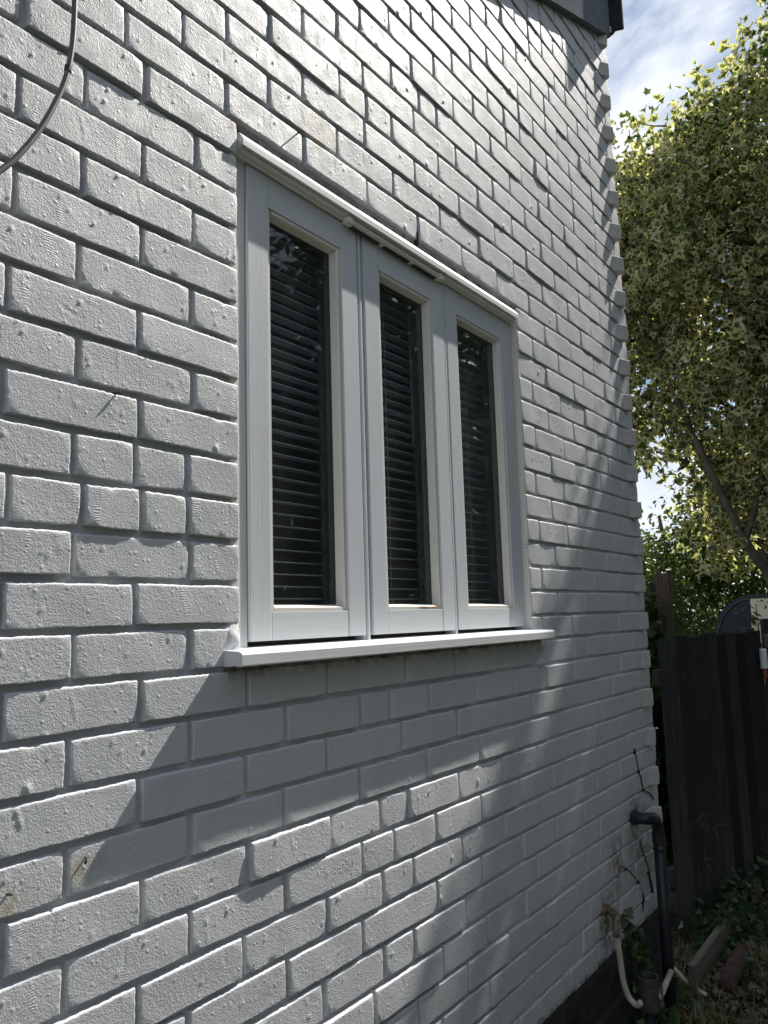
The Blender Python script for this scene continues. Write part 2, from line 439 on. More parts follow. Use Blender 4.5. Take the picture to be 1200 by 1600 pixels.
class MB:
    def __init__(s): s.bm = bmesh.new()
    def box(s, x0, x1, y0, y1, z0, z1, bevel=0.0, seg=2):
        g = bmesh.ops.create_cube(s.bm, size=1.0)
        for v in g['verts']:
            v.co = Vector(((x0 + x1) / 2 + v.co.x * (x1 - x0), (y0 + y1) / 2 + v.co.y * (y1 - y0), (z0 + z1) / 2 + v.co.z * (z1 - z0)))
        if bevel:
            es = list({e for v in g['verts'] for e in v.link_edges})
            bmesh.ops.bevel(s.bm, geom=es, offset=bevel, segments=seg, affect='EDGES', profile=0.6)
        return s
    def prism(s, prof, axis, a, b):
        """profile points (p, q) swept along an axis from a to b. axis 'x': (y, z); 'z': (x, y); 'y': (x, z)."""
        def P(p, q, t):
            return {'x': (t, p, q), 'y': (p, t, q), 'z': (p, q, t)}[axis]
        A = [s.bm.verts.new(P(p, q, a)) for p, q in prof]
        B = [s.bm.verts.new(P(p, q, b)) for p, q in prof]
        n = len(prof)
        s.bm.faces.new(A); s.bm.faces.new(B[::-1])
        for i in range(n): s.bm.faces.new((A[i], B[i], B[(i + 1) % n], A[(i + 1) % n]))
        return s
    def tube(s, pts, rads, seg=10, cap=True):
        pts = [Vector(p) for p in pts]
        if isinstance(rads, (int, float)): rads = [rads] * len(pts)
        rings = []
        up = None
        for i, p in enumerate(pts):
            d = (pts[min(i + 1, len(pts) - 1)] - pts[max(i - 1, 0)]).normalized()
            if up is None:
                up = d.orthogonal().normalized()
            up = (up - d * up.dot(d)).normalized()
            w = d.cross(up)
            rings.append([s.bm.verts.new(p + (up * cos(2 * pi * k / seg) + w * sin(2 * pi * k / seg)) * rads[i]) for k in range(seg)])
        for a, b in zip(rings, rings[1:]):
            for k in range(seg): s.bm.faces.new((a[k], a[(k + 1) % seg], b[(k + 1) % seg], b[k]))
        if cap:
            s.bm.faces.new(rings[0][::-1]); s.bm.faces.new(rings[-1])
        return s
    def jitter(s, amt, scale=1.0):
        from mathutils import noise
        for v in s.bm.verts:
            v.co += noise.noise_vector(v.co * scale) * amt
        return s
    def mesh(s, name, mat, smooth=False):
        bmesh.ops.recalc_face_normals(s.bm, faces=s.bm.faces)
        me = bpy.data.meshes.new(name); s.bm.to_mesh(me); s.bm.free()
        me.materials.append(mat)
        if smooth:
            me.polygons.foreach_set('use_smooth', np.ones(len(me.polygons), dtype=bool))
            me.update()
        return me
    def build(s, name, mat, parent=None, smooth=False, **props):
        return obj(name, s.mesh(name, mat, smooth), parent, **props)

def smooth_path(pts, n=8):
    """Catmull-Rom through points."""
    P = [Vector(p) for p in pts]
    P = [P[0] * 2 - P[1]] + P + [P[-1] * 2 - P[-2]]
    out = []
    for i in range(1, len(P) - 2):
        for k in range(n):
            t = k / n
            a, b, c, d = P[i - 1], P[i], P[i + 1], P[i + 2]
            out.append(0.5 * ((2 * b) + (c - a) * t + (2 * a - 5 * b + 4 * c - d) * t * t + (3 * b - a - 3 * c + d) * t ** 3))
    out.append(P[-2])
    return out

# ------------------------------------------------------------------ ground
def mat_ground():
    t = NT('garden_soil')
    pos = pos_node(t)
    n1 = t.noise(pos, 1.6, 5); n2 = t.noise(pos, 24, 6, 0.65); n3 = t.noise(pos, 120, 3)
    c = t.ramp(n2, [(0.3, (0.022, 0.018, 0.012)), (0.55, (0.055, 0.045, 0.028)), (0.75, (0.11, 0.09, 0.055))])
    gm = t.ramp(n1, [(0.42, 0.0), (0.6, 1.0)])
    c = t.mix(t.math('MULTIPLY', gm, 0.8), c, t.ramp(n2, [(0.3, (0.02, 0.035, 0.01)), (0.7, (0.06, 0.085, 0.03))]))
    t.principled(c, 0.95, t.bump(t.math('ADD', n2, n3), 0.8, 0.012), spec=0.15)
    return t.m
MAT['soil'] = mat_ground()

def build_ground():
    xs = np.concatenate([[-300, -80, -20, -5], np.linspace(-2, 6, 90), [9, 14, 25, 80, 300]])
    ys = np.concatenate([[-300, -80, -20, -5], np.linspace(-2, 1.2, 50), [4, 9, 20, 80, 300]])
    X, Y = np.meshgrid(xs, ys, indexing='ij')
    from mathutils import noise
    Z = np.zeros_like(X)
    for i in range(len(xs)):
        for j in range(len(ys)):
            if -2.1 < xs[i] < 6.1 and -2.1 < ys[j] < 1.3:
                Z[i, j] = 0.02 * noise.noise(Vector((xs[i] * 3, ys[j] * 3, 0))) + 0.008 * noise.noise(Vector((xs[i] * 14, ys[j] * 14, 5)))
    V = np.stack([X, Y, Z], -1).reshape(-1, 3)
    n, m = len(xs), len(ys)
    a = (np.arange(n - 1)[:, None] * m + np.arange(m - 1)[None, :]).ravel()
    F = np.stack([a, a + m, a + m + 1, a + 1], -1)
    obj('ground', mesh_from('ground', V, F, [MAT['soil']], smooth=True), kind='structure')
build_ground()

# ------------------------------------------------------------------ the house: one thing with the wall, window, plinth and verge as parts
house = thing('brick_house', 'house side wall of white painted brick with a three light window', 'house', (0, 0, 0))

WX0, WX1 = -2.2, 2.42           # wall ends
OX0, OX1 = 0.107, 1.335         # window opening
OZ0, OZ1 = ZG - 0.2965, ZG + 0.735
ZP = ZG - 1.350                 # top of the black plinth
SL = 0.40                       # slope of the verge
def soffit(x): return ZG + 2.340 + SL * (x - 2.42)

# observed perpends (cross joints), mm from the reference joint, by course
ROWS = {-28: [2116], -26: [1660, 1873, 1992], -25: [1771], -24: [1433, 1547, 1663], -23: [1329, 1545, 1768, 1874], -22: [1220, 1435, 1984],
-21: [1109, 1328, 1543, 1654, 1871], -20: [991, 1205, 1653, 1758], -19: [882, 1096, 1427, 1540, 1762, 1867], -18: [763, 983, 1203, 1315, 1431, 1650],
-17: [654, 875, 1103, 1325, 1545], -16: [530, 754, 975, 1207, 1425, 1875], -15: [437, 660, 791, 882, 1333, 1774, 1998], -14: [311, 534, 760, 981, 1433, 1655, 1883],
-13: [207, 439, 546, 655, 879, 1104, 1329, 1549, 1782, 2002], -12: [85, 309, 535, 754, 984, 1203, 1427, 1880, 2098], -11: [-24, 201, 429, 877, 1098, 1326, 1545, 1765, 1984],
-10: [-148, 84, 310, 537, 990, 1204, 1435, 1653, 1875, 2106], -9: [-331, -108, 1546, 1767, 1991], -8: [-223, 7, 1441, 1648, 2102], -7: [-335, -110, 1542, 1773, 1979],
-6: [-225, 0, 1422, 1871], -5: [-337, -112, 1537, 1757, 1987], -4: [-231, -3, 1423, 1654, 1860, 2089], -3: [-343, -115, 1538, 1746, 1993], -2: [-227, 0, 1409, 1632],
-1: [-344, -113, 1523, 1752, 1966, 2197], 0: [-232, -120, -12, 1415, 1639], 1: [-332, -214, -105, -10, 1529, 1768, 1988, 2171], 2: [-229, -5, 1418, 1864, 2097],
3: [-336, -116, 1532, 1751, 2206], 4: [-225, -6, 1637, 1852, 2081], 5: [-330, -106, 128, 352, 641, 864, 1091, 1638, 1756, 2214], 6: [-230, -2, 230, 465, 573, 736, 962, 1185, 1405, 1632, 1857],
7: [-340, -106, 123, 352, 620, 866, 1088, 1304, 1536, 1760, 1980], 8: [-230, -1, 222, 455, 720, 973, 1190, 1418, 1637, 1862, 2081], 9: [-321, -98, 130, 357, 527, 636, 861, 1097, 1317, 1542, 1765, 2013],
10: [-228, -4, 224, 457, 576, 746, 968, 1193, 1420], 11: [-331, -104, 117, 342, 529, 645, 864, 1095, 1320], 12: [-232, -7, 227, 453, 744, 957, 1196, 1424, 1644], 13: [-98, 130, 527, 639, 868, 1093, 1281, 1547],
14: [-10, 215, 755, 975, 1200, 1418, 1649], 15: [100, 650, 868, 1093, 1317, 1542], 16: [-8, 520, 745, 970, 1195, 1417]}

def course_bricks(row):
    """x spans of the bricks of one course, in metres."""
    z0, z1 = ZG - 0.075 * row, ZG - 0.075 * (row - 1)
    zm = (z0 + z1) / 2
    ps = sorted(ROWS.get(row, []))
    ps = [p / 1000 for p in ps]
    off = 0.0 if row % 2 == 0 else -0.1125
    if not ps: ps = [off + 0.9]
    rr = random.Random(row * 77 + 3)
    # fill wide gaps and both ends with stretchers
    full = [ps[0]]
    for p in ps[1:]:
        g = p - full[-1]
        n = max(1, round(g / 0.225))
        for k in range(1, n): full.append(full[-1] + (p - full[-1]) / (n - k + 1))
        full.append(p)
    while full[0] > WX0 + 0.06: full.insert(0, full[0] - (0.225 if rr.random() > 0.08 else 0.1125))
    full[0] = WX0
    while full[-1] < WX1 - 0.30: full.append(full[-1] + (0.225 if rr.random() > 0.1 else 0.1125))
    tooth = row % 2 == 0
    endx = WX1 - 0.098 if tooth else WX1 - 0.004
    full = [p for p in full if p < endx - 0.06]
    full.append(endx)
    spans = []
    for a, b in zip(full, full[1:]): spans.append([a, b])
    # cut at the window
    out = []
    for a, b in spans:
        if OZ0 - 0.001 < zm < OZ1 + 0.001:
            if a < OX0 < b or (a >= OX0 and b <= OX1) or a < OX1 < b:
                if a < OX0 - 0.03: out.append([a, OX0 + 0.008])
                if b > OX1 + 0.03: out.append([OX1 - 0.008, b])
                continue
        out.append([a, b])
    return z0, z1, out, tooth

def nz3(P, seed, freqs):
    """cheap smooth noise: sum of random plane waves at given wavelengths (m)."""
    rg = np.random.default_rng(seed)
    h = np.zeros(len(P))
    for wl_, amp, n in freqs:
        for _ in range(n):
            th = rg.uniform(0, 2 * pi); k = 2 * pi / (wl_ * rg.uniform(0.7, 1.4))
            h += amp / math.sqrt(n) * np.sin(k * (P[:, 0] * cos(th) + P[:, 1] * sin(th)) + rg.uniform(0, 2 * pi))
    return h

def brick_arrays(w, h, seed, step=0.0035, depth=0.045, lumps=14):
    """A painted brick, front at y = 0 facing -y, centred on x and z: rounded uneven arrises, lumps of paint on the face."""
    rg = np.random.default_rng(seed)
    edge = np.array([0.0, 0.0006, 0.0015, 0.0028, 0.0042])
    nx = max(4, int((w - 0.012) / step)); nzz = max(3, int((h - 0.012) / step))
    xs = np.concatenate([edge, np.linspace(0.0075, w - 0.0075, nx), w - edge[::-1]]) - w / 2
    zs = np.concatenate([edge, np.linspace(0.0075, h - 0.0075, nzz), h - edge[::-1]]) - h / 2
    X, Z = np.meshgrid(xs, zs, indexing='ij')
    P = np.stack([X.ravel(), Z.ravel()], -1)
    n, m = len(xs), len(zs)
    # uneven outline
    wob = nz3(P, seed + 1, [(0.07, 0.0005, 3), (0.012, 0.0004, 3)])
    wob2 = nz3(P, seed + 2, [(0.07, 0.0005, 3), (0.012, 0.0004, 3)])
    tilt_top = rg.normal(0, 0.0006); tilt_bot = rg.normal(0, 0.0006)
    ex = np.abs(P[:, 0]) / (w / 2); ez = np.abs(P[:, 1]) / (h / 2)
    x = P[:, 0] + wob * ex ** 3
    z = P[:, 1] + wob2 * ez ** 3 + np.where(P[:, 1] > 0, tilt_top, tilt_bot) * (P[:, 0] / (w / 2)) * ez
    dx = w / 2 - np.abs(P[:, 0]); dz = h / 2 - np.abs(P[:, 1])
    R = 0.0034
    def rnd(d):
        q = np.clip((R - d) / R, 0, 1)
        return R * (1 - np.sqrt(np.clip(1 - q * q, 0, 1)))
    # the paint hangs thick and round on the upper arris, thin and sharp on the others
    def rq(d, r_): q = np.clip((r_ - d) / r_, 0, 1); return r_ * (1 - np.sqrt(np.clip(1 - q * q, 0, 1)))
    up_ = P[:, 1] > 0; rt_ = P[:, 0] > 0
    y = np.where(rt_, rq(dx, 0.0026), rq(dx, 0.0014)) + np.where(up_, rq(dz, 0.0036), rq(dz, 0.0014))
    # corners a little more worn
    cw = np.hypot(np.clip(1 - dx / 0.018, 0, 1), np.clip(1 - dz / 0.018, 0, 1))
    y += np.where((dx < 0.018) & (dz < 0.018), 0.0018 * (cw - 0.6).clip(0, 1), 0)
    y += nz3(P, seed + 3, [(0.12, 0.0003, 3), (0.035, 0.00004, 5), (0.010, 0.00004, 6)])
    for _ in range(int(lumps * w / 0.215)):
        cx, cz = rg.uniform(-w / 2, w / 2), rg.uniform(-h / 2, h / 2)
        s = rg.uniform(0.0013, 0.0028); a = rg.choice([-1, -1, -1, 0.35]) * rg.choice([0.0003, 0.0005, 0.0008, 0.0013, 0.0018]) * (s / 0.003)
        if rg.random() < 0.07: s *= 1.7; a = -abs(a) * 1.7
        y += a * np.exp(-(((P[:, 0] - cx) / s) ** 2 + ((P[:, 1] - cz) / (s * rg.uniform(0.8, 1.8))) ** 2))
    # a scratch, a run of paint or a crease here and there
    for _c in range(int(rg.choice([0, 0, 1, 1, 2]))):
        cx, cz = rg.uniform(-w / 2, w / 2), rg.uniform(-h / 3, h / 3); an = rg.choice([1.57, 1.57, rg.uniform(0, 3.1)]) + rg.normal(0, 0.15)
        L_ = rg.uniform(0.006, 0.022)
        p_ = (P[:, 0] - cx) * cos(an) + (P[:, 1] - cz) * sin(an); q_ = -(P[:, 0] - cx) * sin(an) + (P[:, 1] - cz) * cos(an)
        y += rg.choice([-1, 1]) * rg.uniform(0.0004, 0.0010) * np.exp(-(q_ / 0.0016) ** 2) * np.clip(1 - (p_ / L_) ** 4, 0, 1)
    # one scar or chip now and then
    for _c in range(int(rg.choice([0, 0, 0, 1, 1]))):
        cx, cz = rg.uniform(-w / 2, w / 2), rg.choice([-1, 1]) * h / 2
        y += rg.uniform(0.0008, 0.0020) * np.exp(-(((P[:, 0] - cx) / rg.uniform(0.004, 0.016)) ** 2 + ((P[:, 1] - cz) / rg.uniform(0.003, 0.008)) ** 2))
    V = [np.stack([x, y, z], -1)]
    idx = np.arange(n * m).reshape(n, m)
    a = idx[:-1, :-1].ravel(); F = [np.stack([a, a + m, a + m + 1, a + 1], -1)]
    rim = np.concatenate([idx[:, 0], idx[-1, 1:], idx[-2::-1, -1], idx[0, -2:0:-1]])
    back = V[0][rim].copy(); back[:, 1] = depth
    base = n * m
    V.append(back)
    k = len(rim); i = np.arange(k); j = (i + 1) % k
    F.append(np.stack([rim[j], rim[i], base + i, base + j], -1))
    return np.concatenate(V), np.concatenate(F)

def build_bricks():
    cpos = np.array(cam.matrix_world.translation)
    fw = np.array(f)
    todo = []
    for row in range(-33, 19):
        z0, z1, spans, tooth = course_bricks(row)
        for a, b in spans:
            zc = (z0 + z1) / 2
            if zc > soffit((a + b) / 2) + 0.06: continue
            c = np.array([(a + b) / 2, 0, zc])
            p = c - cpos
            d = p @ fw
            # size in the picture
            x_ = p @ np.array(r2) / d if d > 0.1 else 9; y_ = p @ np.array(u2) / d if d > 0.1 else 9
            seen = d > 0.1 and abs(x_) < 0.55 and abs(y_) < 0.72
            size = (b - a) * abs(p[1]) / np.linalg.norm(p) / d / d if seen else 0
            todo.append((size, a, b, z0, z1, False))
        if tooth and z0 < soffit(WX1):
            todo.append((1e-3 if z1 < soffit(WX1) + 0.05 else 0, WX1 - 0.102, WX1, z0, z1, True))
    todo.sort(key=lambda t_: -t_[0])
    n_parts = 300
    teeth = [t_ for t_ in todo if t_[5]]
    body = [t_ for t_ in todo if not t_[5]]
    n_body = n_parts - len(teeth)
    # shared meshes: widths rounded to 4 mm steps (the joint takes up the rest), a few faces of each
    cache = {}
    J = 0.0102
    rg = np.random.default_rng(11)
    for k, (size, a, b, z0, z1, _) in enumerate(body[:n_body]):
        w = max(0.04, (b - a) - J)
        wq = round(w / 0.006) * 0.006
        var = int(rg.integers(0, 9))
        key = (round(wq, 3), var)
        if key not in cache:
            V, F = brick_arrays(wq, 0.0645, 1000 + len(cache) * 17, 0.0030)
            cache[key] = mesh_from('brick', V, F, [MAT['brick']], smooth=True)
        o = obj('brick', cache[key], house, ((a + b) / 2 + rg.normal(0, 0.0007), rg.normal(0, 0.0013), (z0 + z1) / 2 + rg.normal(0, 0.0005)))
        o.rotation_euler = (rg.normal(0, 0.006), rg.normal(0, 0.002), rg.normal(0, 0.0035))
    # the projecting quoin headers at the corner
    for k, (size, a, b, z0, z1, _) in enumerate(teeth):
        key = ('t', k % 4)
        if key not in cache:
            V, F = brick_arrays(0.070, 0.0660, 5000 + k, 0.005, depth=0.10)
            cache[key] = mesh_from('quoin_brick', V, F, [MAT['quoin']], smooth=False)
        # a squint brick of the return wall: its head stands out of the face, turned away from the sun
        o = obj('quoin_brick', cache[key], house, (2.3200, -0.0105 + rg.normal(0, 0.0022), (z0 + z1) / 2))
        o.rotation_euler = (rg.normal(0, 0.01), rg.normal(0, 0.01), radians(-31) + rg.normal(0, 0.03))
    # the rest of the courses, joined
    Vs, Fs, nv = [], [], 0
    lib = {}
    for k, (size, a, b, z0, z1, _) in enumerate(body[n_body:]):
        w = max(0.04, (b - a) - J); wq = round(w / 0.006) * 0.006
        key = (round(wq, 3), k % 5)
        if key not in lib: lib[key] = brick_arrays(wq, 0.0645, 9000 + len(lib) * 13, 0.0075 if size > 0 else 0.03, lumps=8)
        V, F = lib[key]
        V = V.copy()
        ax, ay, az = rg.normal(0, 0.006), rg.normal(0, 0.003), rg.normal(0, 0.0035)
        V = V @ np.array(Euler((ax, ay, az)).to_matrix()).T
        V += np.array([(a + b) / 2, rg.normal(0, 0.0013), (z0 + z1) / 2])
        Vs.append(V); Fs.append(F + nv); nv += len(V)
    o = obj('brick_courses', mesh_from('brick_courses', np.concatenate(Vs), np.concatenate(Fs), [MAT['brick']], smooth=True), house, kind='stuff')

def build_mortar():
    """The recessed painted mortar, one sheet 10 mm behind the brick faces, with the opening left out; the body of the wall behind."""
    Y = 0.0120
    step = 0.0125
    xs = np.unique(np.round(np.concatenate([np.arange(WX0, WX1, step), [WX1, OX0, OX1]]), 5))
    zs = np.unique(np.round(np.concatenate([np.arange(ZP, ZG + 2.7, step), [OZ0, OZ1]]), 5))
    X, Z = np.meshgrid(xs, zs, indexing='ij')
    P = np.stack([X.ravel(), Z.ravel()], -1)
    # the joints are raked deep on the near part of the wall, filled with more paint further along
    fill = np.clip((P[:, 0] - 0.6) / 1.2, 0, 1); fill = fill * fill * (3 - 2 * fill)
    y = Y - 0.0055 * fill + nz3(P, 41, [(0.3, 0.0010, 3), (0.06, 0.0009, 5), (0.028, 0.0007, 5)])
    V = np.stack([P[:, 0], y, P[:, 1]], -1)
    n, m = len(xs), len(zs)
    a = (np.arange(n - 1)[:, None] * m + np.arange(m - 1)[None, :])
    cx = (xs[:-1] + xs[1:])[:, None] / 2; cz = (zs[:-1] + zs[1:])[None, :] / 2
    keep = ~((cx > OX0) & (cx < OX1) & (cz > OZ0) & (cz < OZ1)) & (cz < soffit(cx) + 0.12)
    a = a[keep]
    F = np.stack([a, a + m, a + m + 1, a + 1], -1)
    obj('mortar', mesh_from('mortar', V, F, [MAT['mortar']], smooth=True), house)
    # wall core: blocks round the opening, standing behind the mortar
    b = MB()
    y0, y1 = 0.018, 0.30
    top = lambda x: soffit(x) + 0.10
    b.prism([(WX0, ZP), (OX0, ZP), (OX0, top(OX0)), (WX0, top(WX0))], 'y', y0, y1)
    b.prism([(OX1, ZP), (WX1 - 0.004, ZP), (WX1 - 0.004, top(WX1)), (OX1, top(OX1))], 'y', y0, y1)
    b.prism([(OX0, ZP), (OX1, ZP), (OX1, OZ0), (OX0, OZ0)], 'y', y0, y1)
    b.prism([(OX0, OZ1), (OX1, OZ1), (OX1, top(OX1)), (OX0, top(OX0))], 'y', y0, y1)
    # side wall at the far corner and the back of the house
    b.box(WX1 - 0.3, WX1 - 0.004, 0.301, 5.0, ZP, ZG + 2.3)
    b.build('wall', MAT['mortar'], house)
    # reveal linings: rendered and painted
    MB().box(OX1 - 0.004, OX1 + 0.012, 0.004, 0.10, OZ0 + 0.03, OZ1 - 0.03, 0.002).build('reveal', MAT['bead'], house)
    MB().box(OX0 - 0.012, OX0 + 0.004, 0.004, 0.10, OZ0 + 0.03, OZ1 - 0.03, 0.002).build('reveal', MAT['bead'], house)

def build_plinth():
    xs = np.linspace(WX0, WX1, 190); zs = np.linspace(-0.15, ZP, 24)
    X, Z = np.meshgrid(xs, zs, indexing='ij'); P = np.stack([X.ravel(), Z.ravel()], -1)
    y = 0.004 + nz3(P, 90, [(0.25, 0.003, 4), (0.07, 0.0015, 6)])
    # faint courses still show through the tar
    y += 0.004 * (np.abs(((P[:, 1] - ZP) / 0.075) % 1.0 - 0.0) < 0.14)
    n, m = len(xs), len(zs)
    V = np.stack([P[:, 0], y, P[:, 1]], -1)
    a = (np.arange(n - 1)[:, None] * m + np.arange(m - 1)[None, :]).ravel()
    F = np.stack([a, a + m, a + m + 1, a + 1], -1)
    V = np.concatenate([V, [[WX0, 0.3, -0.15], [WX0, 0.3, ZP], [WX1, 0.3, -0.15], [WX1, 0.3, ZP]]])
    F2 = [list(map(int, q)) for q in F]
    q = n * m
    F2 += [[(n - 1) * m, q + 2, q + 3, n * m - 1], [0, m - 1, q + 1, q]]
    tops = [i * m + m - 1 for i in range(n)]
    F2 += [tops[::-1] + [q + 1, q + 3]]
    obj('plinth', mesh_from('plinth', V, F2, [MAT['plinth']]), house)

def build_verge():
    x0, x1 = WX0 - 0.2, WX1 - 0.02
    b = MB()
    H = 0.22
    b.prism([(x0, soffit(x0)), (x1, soffit(x1)), (x1, soffit(x1) + H), (x0, soffit(x0) + H)], 'y', -0.027, 0.014)
    b.build('bargeboard', MAT['verge'], house)
    # box end at the top of the verge, with a rounded foot, standing further out
    b = MB()
    zb = soffit(WX1)
    prof = [(0.012, zb - 0.004), (-0.015, zb - 0.002), (-0.036, zb + 0.006), (-0.046, zb + 0.016), (-0.081, zb + 0.008), (-0.085, zb + 0.014), (-0.085, zb + 0.34), (0.012, zb + 0.34)]
    b.prism(prof, 'x', x1 + 0.001, WX1 - 0.004)
    b.build('box_end', MAT['verge_dark'], house)
    b = MB().box(x1 - 0.012, x1 + 0.0, -0.034, -0.028, soffit(x1) + 0.012, soffit(x1) + 0.04, 0.002)
    b.build('clip', MAT['plastic_white'], house)
    # roof: battens of tiles above the board
    b = MB()
    z0 = lambda x: soffit(x) + H
    b.prism([(x0, z0(x0) + 0.001), (WX1 + 0.10, soffit(WX1) + 0.345 + 0.02), (WX1 + 0.10, soffit(WX1) + 0.40), (x0, z0(x0) + 0.06)], 'y', -0.08, 5.1)
    b.build('roof', MAT['roof'], house)

build_bricks()
build_mortar()
build_plinth()
build_verge()

# ------------------------------------------------------------------ the window (a part of the house) and its sub-parts
def build_window():
    FY = 0.024                       # face of the outer frame
    SY = 0.020                       # face of the sashes
    fx0, fx1 = OX0 + 0.004, OX1 - 0.006
    zb, zt = ZG - 0.268, ZG + 0.697
    w = obj('window', None, house)
    MB().box(fx0, 0.1525, FY, 0.10, zb, zt, 0.0015).build('jamb', MAT['frame_v'], w)
    MB().box(1.3095, fx1, FY, 0.10, zb, zt, 0.0015).build('jamb', MAT['frame_v'], w)
    sashes = [(0.156, 0.515), (0.5435, 0.9065), (0.9225, 1.3065)]
    # mullions with a bead down the middle
    for a, c in ((0.5175, 0.541), (0.909, 0.920)):
        m = MB().box(a, c, FY + 0.004, 0.098, zb, zt, 0.001)
        m.box((a + c) / 2 - 0.004, (a + c) / 2 + 0.004, FY - 0.003, FY + 0.004, zb, zt - 0.001, 0.0015)
        m.build('mullion', MAT['frame_v'], w)
    MB().box(0.153, 1.309, FY + 0.002, 0.099, ZG + 0.6915, zt + 0.001, 0.001).build('head', MAT['frame_h'], w)
    MB().box(0.153, 1.309, 0.052, 0.097, zb - 0.004, ZG - 0.2572, 0.001).build('threshold', MAT['gasket'], w)
    for i, (a, c) in enumerate(sashes):
        z0, z1 = ZG - 0.2565, ZG + 0.6885
        st = 0.060 if i < 2 else 0.056
        rt, rb = 0.066, 0.055
        ba = 0.0006
        # stiles and rails meet in fine butt lines
        MB().box(a, a + st - ba, SY, 0.064, z0, z1, 0.0022).build('stile', MAT['frame_v'], w)
        MB().box(c - st + ba, c, SY, 0.064, z0, z1, 0.0022).build('stile', MAT['frame_v'], w)
        MB().box(a + st + ba, c - st - ba, SY + 0.0008, 0.063, z1 - rt, z1, 0.0012).build('rail', MAT['frame_h'], w)
        MB().box(a + st + ba, c - st - ba, SY + 0.0008, 0.063, z0, z0 + rb, 0.0012).build('rail', MAT['frame_h'], w)
        # glazing beads: a small step, then a slope back to the glass
        gx0, gx1, gz0, gz1 = a + st, c - st, z0 + rb, z1 - rt
        e = 0.0008
        pr = [(0.0235, 0.0), (0.0235, 0.0065), (0.027, 0.0085), (0.044, 0.0125), (0.044, 0.0)]   # (depth, inset)
        def bead(axis, fixed, sign, lo, hi):
            prof = [((fixed + sign * (q + e)), p) if axis == 'z' else (p, fixed + sign * (q + e)) for p, q in pr]
            return MB().prism(prof, axis, lo, hi)
        bead('z', gx0, 1, gz0 + e, gz1 - e).build('glazing_bead', MAT['bead'], w)
        bead('z', gx1, -1, gz0 + e, gz1 - e).build('glazing_bead', MAT['bead'], w)
        bead('x', gz0, 1, gx0 + 0.0135, gx1 - 0.0135).build('glazing_bead', MAT['bead'], w)
        bead('x', gz1, -1, gx0 + 0.0135, gx1 - 0.0135).build('glazing_bead', MAT['bead'], w)
        # sealed glass and the dark spacer round it
        MB().box(gx0 + 0.002, gx1 - 0.002, 0.0446, 0.0486, gz0 + 0.002, gz1 - 0.002).build('pane', MAT['glass'], w)
        g = MB()
        k = 0.020
        g.box(gx0 + 0.001, gx0 + k, 0.0492, 0.060, gz0 + 0.001, gz1 - 0.001)
        g.box(gx1 - k, gx1 - 0.001, 0.0492, 0.060, gz0 + 0.001, gz1 - 0.001)
        g.box(gx0 + k, gx1 - k, 0.0492, 0.0598, gz0 + 0.001, gz0 + k * 0.8)
        g.box(gx0 + k, gx1 - k, 0.0492, 0.0598, gz1 - k * 0.8, gz1 - 0.001)
        g.build('spacer_bar', MAT['gasket'], w)
        # inner part of the sash seen through the glass
        s = MB()
        s.box(gx1 - 0.010, gx1 + 0.004, 0.0645, 0.084, gz0, gz1)
        s.box(gx0 - 0.004, gx0 + 0.010, 0.0645, 0.084, gz0, gz1)
        s.build('inner_bead', MAT['gully'], w)
        if i == 1:
            # bare wood where the paint has come off the bottom bead
            p = MB()
            pts = [(gx0 + 0.135, 0.0235), (gx0 + 0.15, 0.0232), (gx0 + 0.225, 0.0231), (gx0 + 0.232, 0.0236)]
            x_a, x_b = gx0 + 0.135, gx0 + 0.232
            bm = p.bm
            top = [bm.verts.new((x_a + (x_b - x_a) * t, 0.0225, gz0 + 0.0065 + 0.0012 * sin(t * 9))) for t in np.linspace(0, 1, 9)]
            bot = [bm.verts.new((x_a + (x_b - x_a) * t, 0.0225, gz0 + 0.0028 + 0.0010 * sin(t * 13 + 1) + 0.003 * abs(t - 0.5) ** 2)) for t in np.linspace(0, 1, 9)]
            for q in range(8): bm.faces.new((bot[q], bot[q + 1], top[q + 1], top[q]))
            ext = bmesh.ops.extrude_face_region(bm, geom=list(bm.faces))
            for v in [g_ for g_ in ext['geom'] if isinstance(g_, bmesh.types.BMVert)]: v.co.y += 0.0015
            p.build('bare_wood_patch', MAT['bare_wood'], w)
    # head drip: bright nosing with mouldings stepping back to the frame
    d = MB()
    z = ZG
    prof = [(0.040, z + 0.7335), (0.004, z + 0.7325), (-0.0035, z + 0.7225), (-0.0075, z + 0.7165), (-0.0075, z + 0.7030), (-0.0045, z + 0.7020), (-0.0045, z + 0.7055), (0.002, z + 0.7055), (0.002, z + 0.7000), (0.014, z + 0.6990), (0.014, z + 0.6945), (0.0225, z + 0.6925), (0.040, z + 0.6925)]
    d.prism(prof, 'x', OX0 + 0.0125, OX1 - 0.009)
    d.build('head_drip', MAT['drip'], w)
    # trickle vent over the middle sash
    v = MB()
    x0, x1 = 0.462, 0.884
    v.prism([(0.022, z + 0.6985), (0.004, z + 0.6985), (0.001, z + 0.6955), (0.001, z + 0.6905), (0.005, z + 0.6860), (0.0185, z + 0.6840)], 'x', x0 + 0.02, x1 - 0.02)
    v.box(x0, x0 + 0.0195, -0.001, 0.0185, z + 0.6830, z + 0.6985, 0.002)
    v.box(x1 - 0.0195, x1, -0.001, 0.0185, z + 0.6830, z + 0.6985, 0.002)
    v.build('trickle_vent', MAT['plastic_white'], w)
    lv = MB()
    for k in range(46):
        xx = x0 + 0.026 + k * 0.0081
        if k in (14, 15, 30, 31): continue
        lv.box(xx, xx + 0.0028, 0.006, 0.0185, z + 0.6815, z + 0.6838)
    lv.build('vent_grille', MAT['gasket'], w, kind='stuff')
    # sill
    s = MB()
